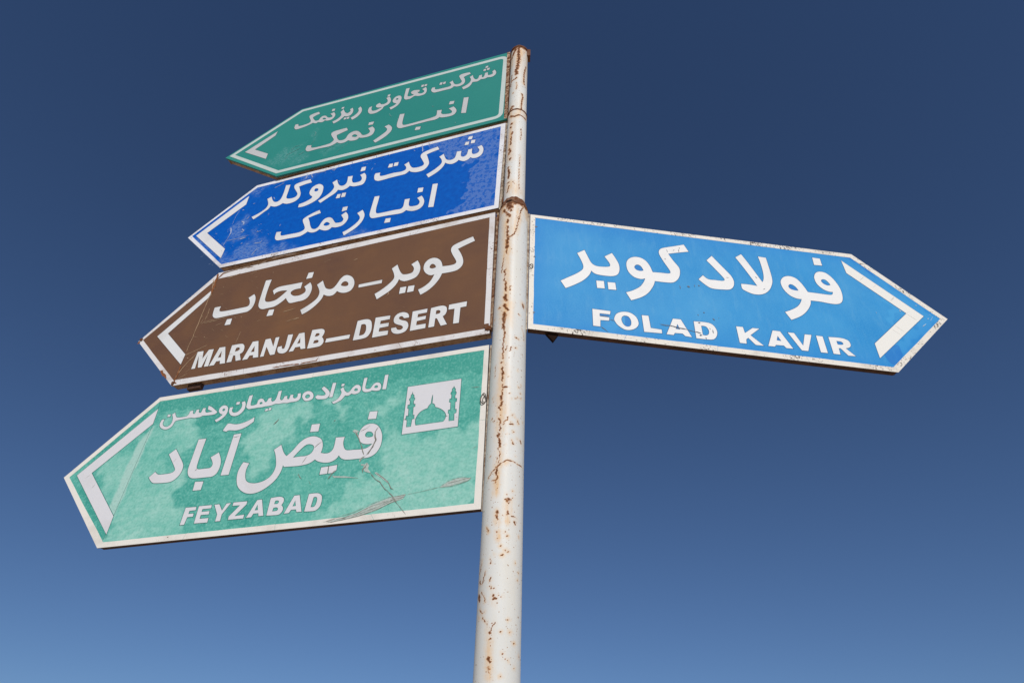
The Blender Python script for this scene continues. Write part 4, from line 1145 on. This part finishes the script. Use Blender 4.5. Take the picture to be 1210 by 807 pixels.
# ------------------------------------------------------------ one direction sign
def build_sign(k, label, tube_mat, lip, tube):
    o, dd, vv = (Vector(x) for x in FRAMES[k])
    sgn = 1 if k == 'E' else -1
    X = dd * sgn; Z = -vv
    Z = (Z - X * Z.dot(X)).normalized(); Y = Z.cross(X)
    H = 0.59
    root = bpy.data.objects.new('direction_sign', None)
    root.empty_display_size = .1
    col.objects.link(root)
    root.matrix_world = Matrix(((X.x, Y.x, Z.x, (o + vv * H).x), (X.y, Y.y, Z.y, (o + vv * H).y), (X.z, Y.z, Z.z, (o + vv * H).z), (0, 0, 0, 1)))
    root['label'] = label
    root['category'] = 'road sign'
    root['group'] = 'arrow-shaped direction signs on the white pole'
    loc = lambda u, v: (sgn * u, H - v)

    outline = [loc(p[0], p[1]) for p in shapes[(k, 'outline')][0][0]]
    field = [loc(p[0], p[1]) for p in shapes[(k, 'field')][0][0]]
    # --- face: dense sheet so that fading and scuffs have their own shapes
    U = [p[0] for p in shapes[(k, 'outline')][0][0]]; V = [p[1] for p in shapes[(k, 'outline')][0][0]]
    # corners: 0 top at pole, 1 bottom at pole, 2 bottom outer, 3 tip, 4 top outer
    topx, topy = [U[0], U[4], U[3]], [V[0], V[4], V[3]]
    botx, boty = [U[1], U[2], U[3]], [V[1], V[2], V[3]]
    NU, NV = 300, 100
    us = np.linspace(0, 1, NU + 1)
    ut = np.interp(us, [0, .8, 1], topx); ub = np.interp(us, [0, .8, 1], botx)
    vt = np.interp(us, [0, .8, 1], topy); vb = np.interp(us, [0, .8, 1], boty)
    t = np.linspace(0, 1, NV + 1)[:, None]
    gu = ut * (1 - t) + ub * t; gv = vt * (1 - t) + vb * t
    attrs = {}
    for nm in ('fade', 'pale', 'deep', 'scuff', 'crackle'):
        a = np.zeros(gu.shape)
        soft = {'fade': .034, 'pale': .004, 'deep': .012 if k == 'D' else .005, 'scuff': .03, 'crackle': .03}[nm]
        for _, poly in wear.get((k, nm), []):
            wb = soft * .55
            wu = gu + wb * (np.sin(gv * 47 + gu * 21) + .6 * np.sin(gv * 111 - gu * 63 + 1))
            wv = gv + wb * (np.sin(gu * 53 - gv * 17) + .6 * np.sin(gu * 127 + gv * 41 + 2))
            a = np.maximum(a, smooth01(sdist(wu, wv, poly) / (2 * soft) + .5))
        attrs[nm] = a.ravel()
    fp = [(p[0], p[1]) for p in shapes[(k, 'field')][0][0]]
    attrs['edge'] = np.exp(-np.maximum(sdist(gu, gv, fp), 0) / .05).ravel()
    # sheet metal is never quite flat
    wob = .0012 * np.sin(gu * 7 + gv * 3) * np.sin(gv * 9 + 1.3)
    xs, zs = sgn * gu, H - gv
    verts = np.stack([xs.ravel(), (wob * 0).ravel(), zs.ravel()], 1)
    idx = np.arange((NU + 1) * (NV + 1)).reshape(NV + 1, NU + 1)
    q = np.stack([idx[:-1, :-1], idx[1:, :-1], idx[1:, 1:], idx[:-1, 1:]], -1).reshape(-1, 4)
    if sgn < 0: q = q[:, ::-1]
    mesh_obj('face_panel', verts.tolist(), q.tolist(), M['face_' + k], root, attrs)

    # --- folded lip round the sheet and the back sheet
    n = len(outline)
    g = Geo()
    for i in range(n):
        a, b = outline[i], outline[(i + 1) % n]
        m = max(1, int(math.dist(a, b) / .03))
        for j in range(m):
            p = (a[0] + (b[0] - a[0]) * j / m, a[1] + (b[1] - a[1]) * j / m)
            r = (a[0] + (b[0] - a[0]) * (j + 1) / m, a[1] + (b[1] - a[1]) * (j + 1) / m)
            quad = [(p[0], 0, p[1]), (r[0], 0, r[1]), (r[0], lip, r[1]), (p[0], lip, p[1])]
            g.add(quad, [(0, 1, 2, 3)])
    g.add([(p[0], lip, p[1]) for p in outline], [tuple(range(n))])
    mesh_obj('folded_lip', g.v, g.f, M['lip_' + k] if 'lip_' + k in M else M['tube'], root)

    # --- welded frame of square tube behind it, one bar per side and two uprights
    ccw = area(outline) > 0
    ring = outline if ccw else outline[::-1]
    ins = .003
    for i in range(n):
        a, b = Vector(ring[i]), Vector(ring[(i + 1) % n])
        d = (b - a).normalized(); nn = Vector((-d.y, d.x))
        g = Geo()
        g.bar(a + nn * ins + d * .004, b + nn * ins - d * .004, .024, lip + .0005 + .0003 * i, lip + tube + .0003 * i)
        mesh_obj('frame_bar', g.v, g.f, tube_mat, root)
    for u in (.55, 1.05):
        g = Geo()
        x = sgn * u
        g.box(x - .012, x + .012, lip + .002, lip + tube - .002, .030, H - .030)
        mesh_obj('frame_bar', g.v, g.f, tube_mat, root)

    # --- border tape
    D_TAPE = .0005
    if k == 'A':
        outer = [(p[0], p[1], 1) for p in shapes[(k, 'field')][0][0]]
        inner = [(p[0], p[1], 1) for p in shapes[(k, 'field2')][0][0]]
        outer = round_corners(outer, (0, 1), .045); inner = round_corners(inner, (0, 1), .022)
        g = Geo(); plate(g, [[loc(*p[:2]) for p in outer], [loc(*p[:2]) for p in inner]], 0, D_TAPE)
    else:
        ou = [(p[0], p[1], 1) for p in shapes[(k, 'outline')][0][0]]
        inn = [(p[0], p[1], 1) for p in shapes[(k, 'field')][0][0]]
        g = Geo()
        rin = [loc(*p[:2]) for p in inn]; rou = [loc(*p[:2]) for p in ou]
        # butt-jointed strips, a hairline gap between them
        for i in range(n):
            a, b = Vector(rou[i]), Vector(rou[(i + 1) % n]); c, d = Vector(rin[(i + 1) % n]), Vector(rin[i])
            m = max(1, round((b - a).length / .33))
            for j in range(m):
                gp = .0005 / max((b - a).length, .1); t0, t1 = j / m + (gp if j else 0), (j + 1) / m - (gp if j < m - 1 else 0)
                inn_j = lambda t: d.lerp(c, t)
                wv = [random.uniform(-.0012, .0012) for _ in range(8)]
                N = 6
                low = [a.lerp(b, t0 + (t1 - t0) * q / N) for q in range(N + 1)]
                up = [inn_j(t0 + (t1 - t0) * q / N) for q in range(N + 1)]
                nrm = (up[0] - low[0]).normalized()
                up = [u_ + nrm * wv[q] * .6 for q, u_ in enumerate(up)]
                plate(g, [[tuple(v) for v in low] + [tuple(v) for v in reversed(up)]], 0, D_TAPE)
    mesh_obj('border_tape', g.v, g.f, M['edge_' + k], root)

    # --- lettering: every joined group of letters and every dot is cut film of its own
    for w in ('line1', 'line2', 'latin'):
        for rings in shapes.get((k, w), []):
            rr = [[loc(*p) for p in catmull(r)] for r in rings]
            g = Geo(); plate(g, rr, 0, .0006)
            nm = 'letter_dot' if (w != 'latin' and len(rings) == 1 and len(rings[0]) <= 5 and abs(area(rr[0])) < .0016) else 'letter'
            mesh_obj(nm, g.v, g.f, M['letter_' + k], root)
    g = Geo()  # painted dark rims: shadow and sharpening halo at the film edges
    for w in ('line1', 'line2', 'latin', 'symbol', 'chevron'):
        for rings in shapes.get((k, w), []):
            for r_ in rings:
                q_ = [Vector(loc(*p)) for p in catmull(r_)]
                m_ = len(q_); b_ = len(g.v); wd = .0021
                for i in range(m_):
                    e1 = (q_[i] - q_[i - 1]); e2 = (q_[(i + 1) % m_] - q_[i])
                    e1 = e1.normalized() if e1.length > 1e-9 else e2.normalized()
                    e2 = e2.normalized() if e2.length > 1e-9 else e1
                    nn_ = Vector((-(e1.y + e2.y), e1.x + e2.x))
                    if nn_.length < .3: nn_ = Vector((-e1.y, e1.x))
                    nn_.normalize(); sc_ = wd / max(.55, nn_.dot(Vector((-e1.y, e1.x))))
                    for s_ in (1, -1):
                        p_ = q_[i] + nn_ * sc_ * s_
                        g.v.append((p_.x, -.0003, p_.y))
                for i in range(m_):
                    j = (i + 1) % m_
                    g.f.append((b_ + 2 * i, b_ + 2 * j, b_ + 2 * j + 1, b_ + 2 * i + 1))
    ob = mesh_obj('grime_outline', g.v, g.f, M['grime_' + k], root)
    ob['kind'] = 'stuff'
    for rings in shapes.get((k, 'symbol'), []):
        rr = [[loc(*p) for p in catmull(r)] for r in rings]
        g = Geo(); plate(g, rr, 0, .0006)
        s = mesh_obj('mosque_symbol', g.v, g.f, M['letter_' + k], root)
        s['label'] = 'white square with a dome between two minarets cut out of it'
    rr = [[loc(*p) for p in catmull(r)] for r in shapes[(k, 'chevron')][0]]
    g = Geo(); plate(g, rr, 0, .0007)
    mesh_obj('arrow_chevron', g.v, g.f, M['chev_E'] if k == 'E' else M['letter_' + k], root)

    # --- wear that has a shape of its own
    for nm, mat, dpt in (('crack', 'crack', .0016), ('fold', 'fold', .0003), ('scratch', 'scratch_' + k, .0012), ('mark', 'mark_' + k, .0013), ('joint', 'joint', .00085),
                         ('rustline', 'rustline', .0014), ('chip', 'chip', .0011)):
        lst = wear.get((k, nm))
        if not lst: continue
        g = Geo()
        for w_, pts in lst:
            P2 = [loc(*p) for p in pts]
            if len(P2) == 1:
                P2 = [P2[0], (P2[0][0] + .004, P2[0][1] - .002)]
            ribbon(g, P2, w_ * .001 * {'fold': 1.6, 'crack': 1.15, 'joint': 1.3, 'scratch': 2.4 if k == 'B' else 2.0}.get(nm, 2.0), dpt, jit={'fold': .05, 'joint': .05, 'crack': .55}.get(nm, .35), open_taper=nm != 'fold')
        if nm == 'scratch' and k in ('B', 'C'):
            boxes = {'B': [((1.10, 1.50), (.30, .55), 60, .010, .9), ((1.28, 1.34), (.02, .08), 14, .008, 1.0), ((.1, 1.3), (.03, .05), 26, .008, 1.2)],
                     'C': [((1.05, 1.32), (.02, .5), 40, .016, .6), ((.1, 1.2), (.03, .55), 26, .008, .6)]}[k]
            for (u0, u1), (v0, v1), cnt, ln_, w_ in boxes:
                for _ in range(cnt):
                    u, v = random.uniform(u0, u1), random.uniform(v0, v1)
                    a = random.gauss(.45, .35); l = random.uniform(.3, 1.6) * ln_
                    p, r = loc(u, v), loc(u - math.cos(a) * l, v - math.sin(a) * l * -1)
                    ribbon(g, [p, r], w_ * .001 * random.uniform(.6, 1.6), dpt, .3)
        ob = mesh_obj({'crack': 'torn_film', 'fold': 'sheet_seam', 'scratch': 'scratches', 'mark': 'dark_marks', 'joint': 'tape_joints', 'rustline': 'rust_marks', 'chip': 'chipped_paint'}[nm],
                      g.v, g.f, M[mat], root)
        ob['kind'] = 'stuff'
    if (k, 'peel') in wear:
        g = Geo()
        for _, pts in wear[(k, 'peel')]:
            plate(g, [[loc(*p) for p in pts]], 0, .0009)
        ob = mesh_obj('peeled_film', g.v, g.f, M['peel'], root)
        ob['kind'] = 'stuff'
    return root


def round_corners(ring, which, r):
    out = []
    L = len(ring)
    for i, p in enumerate(ring):
        if i not in which:
            out.append(p); continue
        p = Vector(p[:2]); a = Vector(ring[i - 1][:2]); b = Vector(ring[(i + 1) % L][:2])
        A = p + (a - p).normalized() * r; B = p + (b - p).normalized() * r
        for t in (0, .15, .3, .5, .7, .85, 1):
            q = A * (1 - t) ** 2 + p * 2 * t * (1 - t) + B * t * t
            out.append((q.x, q.y, 1))
    return out


M['lip_A'] = flat_film('green_film_over_lip', lin(58, 120, 108))
M['lip_B'] = M['tube_dark']
M['lip_C'] = M['tube']
M['lip_D'] = M['tube_dark']
M['lip_E'] = M['tube_dark']

# ------------------------------------------------------------ ground
g = Geo()
g.add([(-5000, -5000, 0), (5000, -5000, 0), (5000, 5000, 0), (-5000, 5000, 0)], [(0, 1, 2, 3)])
gr = mesh_obj('ground', g.v, g.f, M['ground'])
gr.location = (0, 0, GROUND)
gr['kind'] = 'structure'

# ------------------------------------------------------------ the pole
PX, PY = -0.00988, 1.75484
R_LOW, R_UP = 0.057, 0.04176
Z_COL, Z_SEAM, Z_TOP = 2.040, 2.700, 3.258
pole = bpy.data.objects.new('signpost_pole', None)
col.objects.link(pole)
pole.location = (PX, PY, GROUND)
pole['label'] = 'white steel pole with rust streaks and a thinner upper tube carrying the signs'
pole['category'] = 'signpost'

strokes = []
for a_ in range(-120, 121, 8):      # paint has blown off where the two tubes were welded
    strokes.append(('r', random.uniform(.03, .055), [(a_, Z_COL - random.uniform(.0, .006)), (a_ + 7, Z_COL - random.uniform(.0, .008))]))
    if random.random() < .6:
        z_ = Z_COL - random.uniform(.02, .07)
        strokes.append(('s', .05, [(a_, Z_COL), (a_ + random.uniform(-1, 1), z_)]))
    strokes.append(('r', random.uniform(.02, .05), [(a_, Z_TOP - random.uniform(0, .006)), (a_ + 7, Z_TOP - random.uniform(0, .008))]))
    if a_ % 16 == 0:
        strokes.append(('s', .05, [(a_, Z_TOP), (a_, Z_TOP - random.uniform(.03, .10))]))
        strokes.append(('s', .045, [(a_, Z_SEAM), (a_, Z_SEAM - random.uniform(.02, .06))]))
        strokes.append(('r', .018, [(a_, Z_SEAM - .003), (a_ + 9, Z_SEAM - .004)]))
for a_, z_, w_ in ((-26, .012, .06), (-22, .026, .05), (-19, .040, .04), (-16, .030, .045)):
    strokes.append(('r', w_, [(a_, Z_COL), (a_ + 3, Z_COL - z_)]))
for ln in POLE_WEAR.strip().splitlines():
    t = ln.split()
    pts = [tuple(map(float, q.split(','))) for q in t[2:]]
    if pts: strokes.append((t[0], float(t[1]) * .001, [(a, z / 1000) for a, z in pts]))


def tube(name, r, z0, z1, dz, nth, parent, closed_top=False, paint=True):
    nz = max(2, int((z1 - z0) / dz))
    zz = np.linspace(z0, z1, nz + 1); th = np.linspace(-180, 180, nth, endpoint=False)
    T, ZZ = np.meshgrid(th, zz)
    rust = np.zeros(T.shape); stain = np.zeros(T.shape)
    if paint:
        for kind, w, pts in strokes:
            if max(p[1] for p in pts) < z0 - .05 or min(p[1] for p in pts) > z1 + .05: continue
            w2 = w * ((.17 if len(pts) == 1 else .225) if kind == 'r' else .27)
            P = pts if len(pts) > 1 else [pts[0], (pts[0][0] + .5, pts[0][1] + .0005)]
            dm = np.full(T.shape, 1e9)
            for i in range(len(P) - 1):
                x1, y1 = math.radians(P[i][0]) * r, P[i][1]; x2, y2 = math.radians(P[i + 1][0]) * r, P[i + 1][1]
                dx, dy = x2 - x1, y2 - y1
                px = np.radians(T) * r + .0014 * np.sin(ZZ * 310 + T * .2) + .001 * np.sin(ZZ * 733)
                tt = np.clip(((px - x1) * dx + (ZZ - y1) * dy) / (dx * dx + dy * dy + 1e-12), 0, 1)
                dm = np.minimum(dm, np.hypot(px - x1 - tt * dx, ZZ - y1 - tt * dy))
            if kind == 'r': rust = np.maximum(rust, np.clip(1.05 - dm / w2 * .55, 0, 1) * (dm < w2 * 2))
            else: stain = np.maximum(stain, np.exp(-(dm / (w2 * 1.3)) ** 2))
            if kind == 'r': stain = np.maximum(stain, .75 * np.exp(-(dm / (.005 + w2 * 1.2)) ** 2))
    a = np.radians(T)
    v = np.stack([np.sin(a) * r, -np.cos(a) * r, ZZ - GROUND], -1).reshape(-1, 3)
    idx = np.arange(v.shape[0]).reshape(nz + 1, nth)
    nx = np.roll(idx, -1, 1)
    q = np.stack([idx[:-1], nx[:-1], nx[1:], idx[1:]], -1).reshape(-1, 4)
    faces = q.tolist()
    return mesh_obj(name, v.tolist(), faces, M['pole'], parent, {'rust': rust.ravel(), 'stain': stain.ravel()}, smooth=True)


lt = tube('lower_tube', R_LOW, .25, Z_COL, .0024, 160, pole)
tube('lower_tube_foot', R_LOW, GROUND - .05, .25, .02, 64, pole, paint=False)
tube('middle_tube', R_UP + .0012, Z_COL - .02, Z_SEAM, .0024, 120, pole)
tube('upper_tube', R_UP, Z_SEAM - .01, Z_TOP, .0024, 120, pole)


def lathe(name, prof, mat, parent, n=64, jag=0.0, smooth=True):
    v, f = [], []
    for i, (r, z) in enumerate(prof):
        for j in range(n):
            a = 2 * math.pi * j / n
            rr = r + jag * (math.sin(7 * a + i * 1.3) * .5 + math.sin(13 * a + i) * .3 + random.uniform(-.4, .4))
            v.append((rr * math.sin(a), -rr * math.cos(a), z - GROUND + jag * math.sin(5 * a + 2) * .8))
    for i in range(len(prof) - 1):
        for j in range(n):
            k = (j + 1) % n
            f.append((i * n + j, i * n + k, (i + 1) * n + k, (i + 1) * n + j))
    return mesh_obj(name, v, f, mat, parent, smooth=smooth)


# collar: the wide tube is dressed in to meet the narrow one
lathe('weld_collar', [(R_LOW, Z_COL - .004), (R_LOW + .0012, Z_COL), (R_LOW - .001, Z_COL + .007), (R_LOW - .007, Z_COL + .018), (R_UP + .004, Z_COL + .040), (R_UP + .0012, Z_COL + .048)],
      M['collar'], pole, jag=.0016, smooth=False)
lathe('weld_seam', [(R_UP + .0008, Z_SEAM - .006), (R_UP + .0032, Z_SEAM - .003), (R_UP + .0036, Z_SEAM), (R_UP + .0002, Z_SEAM + .004)], M['weld'], pole, jag=.0006)
# rusty cap with a bent ear on its right
cap = lathe('pole_cap', [(R_UP - .002, Z_TOP - .002), (R_UP + .002, Z_TOP), (R_UP + .003, Z_TOP + .008), (R_UP - .003, Z_TOP + .011), (R_UP * .5, Z_TOP + .012), (.0008, Z_TOP + .0125)], M['weld'], pole, jag=.0010)
g = Geo()
g.box(R_UP - .004, R_UP + .013, -.022, .016, Z_TOP - GROUND - .046, Z_TOP - GROUND + .010)
ear = mesh_obj('cap_ear', g.v, g.f, M['weld'], pole)
# torn hole in the collar: a laid-on patch, its inner shade painted dark
g = Geo()
ring = []
for j in range(12):
    a = 2 * math.pi * j / 12
    th = math.radians(-20) + math.cos(a) * math.radians(14) ; z = Z_COL + .010 + math.sin(a) * .009
    r_ = R_LOW + .0006 - max(0, (z - Z_COL - .007)) * .5
    ring.append((r_ * math.sin(th) * 1.02, -r_ * math.cos(th) * 1.02, z - GROUND))
g.add(ring, [tuple(range(12))])
t = NT('soot_black_hole', rough=.9, spec=.05); t.base(t.mix(t.noise(80), lin(26, 18, 14), lin(44, 28, 20))); M['hole'] = t.m
mesh_obj('torn_hole', g.v, g.f, M['hole'], pole)

# ------------------------------------------------------------ the five signs
LBL = {
    'A': 'topmost sign, dark green with thin rounded white border and two lines of Persian',
    'B': 'deep blue sign with white border, scratched film and crazed patch near the pole',
    'C': 'brown sign with white Persian lettering above MARANJAB—DESERT, creased at its arrow end',
    'D': 'faded turquoise sign reading FEYZABAD with mosque symbol, torn film near the pole',
    'E': 'light blue sign reading FOLAD KAVIR, the only one pointing right',
}
roots = {}
for k, tm, lip, tb in (('A', 'tube', .010, .026), ('B', 'tube', .004, .024), ('C', 'tube', .005, .026), ('D', 'tube_dark', .003, .020), ('E', 'tube_dark', .003, .022)):
    roots[k] = build_sign(k, LBL[k], M[tm], lip, tb)


def along(k, u, v, d):
    """point on sign k: u out from the pole, v down from the top, d behind the face (world)"""
    o, dd, vv = (Vector(x) for x in FRAMES[k])
    n = dd.cross(vv); n = n if n.y > 0 else -n
    return o + dd * u + vv * v + n * d


# welded tabs that hold each frame to the pole, and a rusty strip along the near edge
for k in 'ABCDE':
    sgn = 1 if k == 'E' else -1
    root = roots[k]
    H = .59
    g = Geo()
    x0, x1 = (-.010, -.0015) if sgn > 0 else ((.0015, .010) if k in 'BCD' else (-.011, .004))
    yf = -.003 if k == 'A' else .001
    N = 40
    for i in range(N):
        z0, z1 = H * i / N, H * (i + 1) / N
        j0 = random.uniform(-.0012, .0012)
        g.box(x0 + (j0 if sgn > 0 else 0), x1 + (j0 if sgn < 0 else 0), yf + random.uniform(0, .002), .026, z0, z1)
    ob = mesh_obj('edge_strip', g.v, g.f, M[{'A': 'lip_rust_cream', 'C': 'lip_rust'}.get(k, 'lip_cream')], root)
    for zz in (.06, .30, .53):
        g = Geo()
        a, b = (x0 - .016, x0 + .004) if sgn > 0 else (x1 - .004, x1 + .016)
        g.box(a, b, .006, .020, zz - .018, zz + .018)
        mesh_obj('weld_tab', g.v, g.f, M['weld'], root)

# bits only some signs have
r = roots['C']
g = Geo(); g.box(-1.235, -1.175, .012, .030, -.032, .004)
mesh_obj('spacer_block', g.v, g.f, M['tube_dark'], r)
for (u, v, s) in ((.006, .588, .016), (1.300, .590, .009), (1.575, .316, .008)):
    g = Geo()
    for _ in range(9):
        x, z = -u + random.uniform(-s, s) * .5, .59 - v + random.uniform(-s, s) * .5
        q = s * random.uniform(.25, .5)
        g.box(x - q, x + q, -.003 - random.uniform(0, .002), .004, z - q, z + q)
    mesh_obj('weld_bead', g.v, g.f, M['weld'], r)
r = roots['E']
g = Geo()
tri = [(.064, .002), (.108, .002), (.090, -.030)]
g.add([(x, .010, z) for x, z in tri] + [(x, .022, z) for x, z in tri], [(0, 2, 1), (3, 4, 5), (0, 1, 4, 3), (1, 2, 5, 4), (2, 0, 3, 5)])
mesh_obj('hanging_tab', g.v, g.f, M['hole'], r)


def wire(name, pts, rad, mat, parent, n=6):
    v, f = [], []
    P = [Vector(p) for p in pts]
    for i, p in enumerate(P):
        t = (P[min(i + 1, len(P) - 1)] - P[max(i - 1, 0)]).normalized()
        a = t.orthogonal().normalized(); b = t.cross(a)
        for j in range(n):
            an = 2 * math.pi * j / n
            v.append(p + a * math.cos(an) * rad + b * math.sin(an) * rad)
    for i in range(len(P) - 1):
        for j in range(n):
            k = (j + 1) % n
            f.append((i * n + j, i * n + k, (i + 1) * n + k, (i + 1) * n + j))
    return mesh_obj(name, v, f, mat, parent, smooth=True)


def loop(cx, cz, rx, rz):
    return [(cx + rx * math.cos(a), -.004 - .003 * math.sin(a * 2), cz + rz * math.sin(a)) for a in [math.radians(q) for q in range(30, 400, 24)]]


M['wire'] = flat_film('grey_wire', lin(120, 112, 104))
wire('wire_loop', loop(-.010, .59 - .215, .009, .019), .0018, M['wire'], roots['D'])
wire('wire_loop', loop(-.006, .59 - .218, .006, .012), .0014, M['wire'], roots['D'])
wire('wire_loop', loop(.006, .59 - .292, .007, .010), .0016, M['wire'], roots['E'])
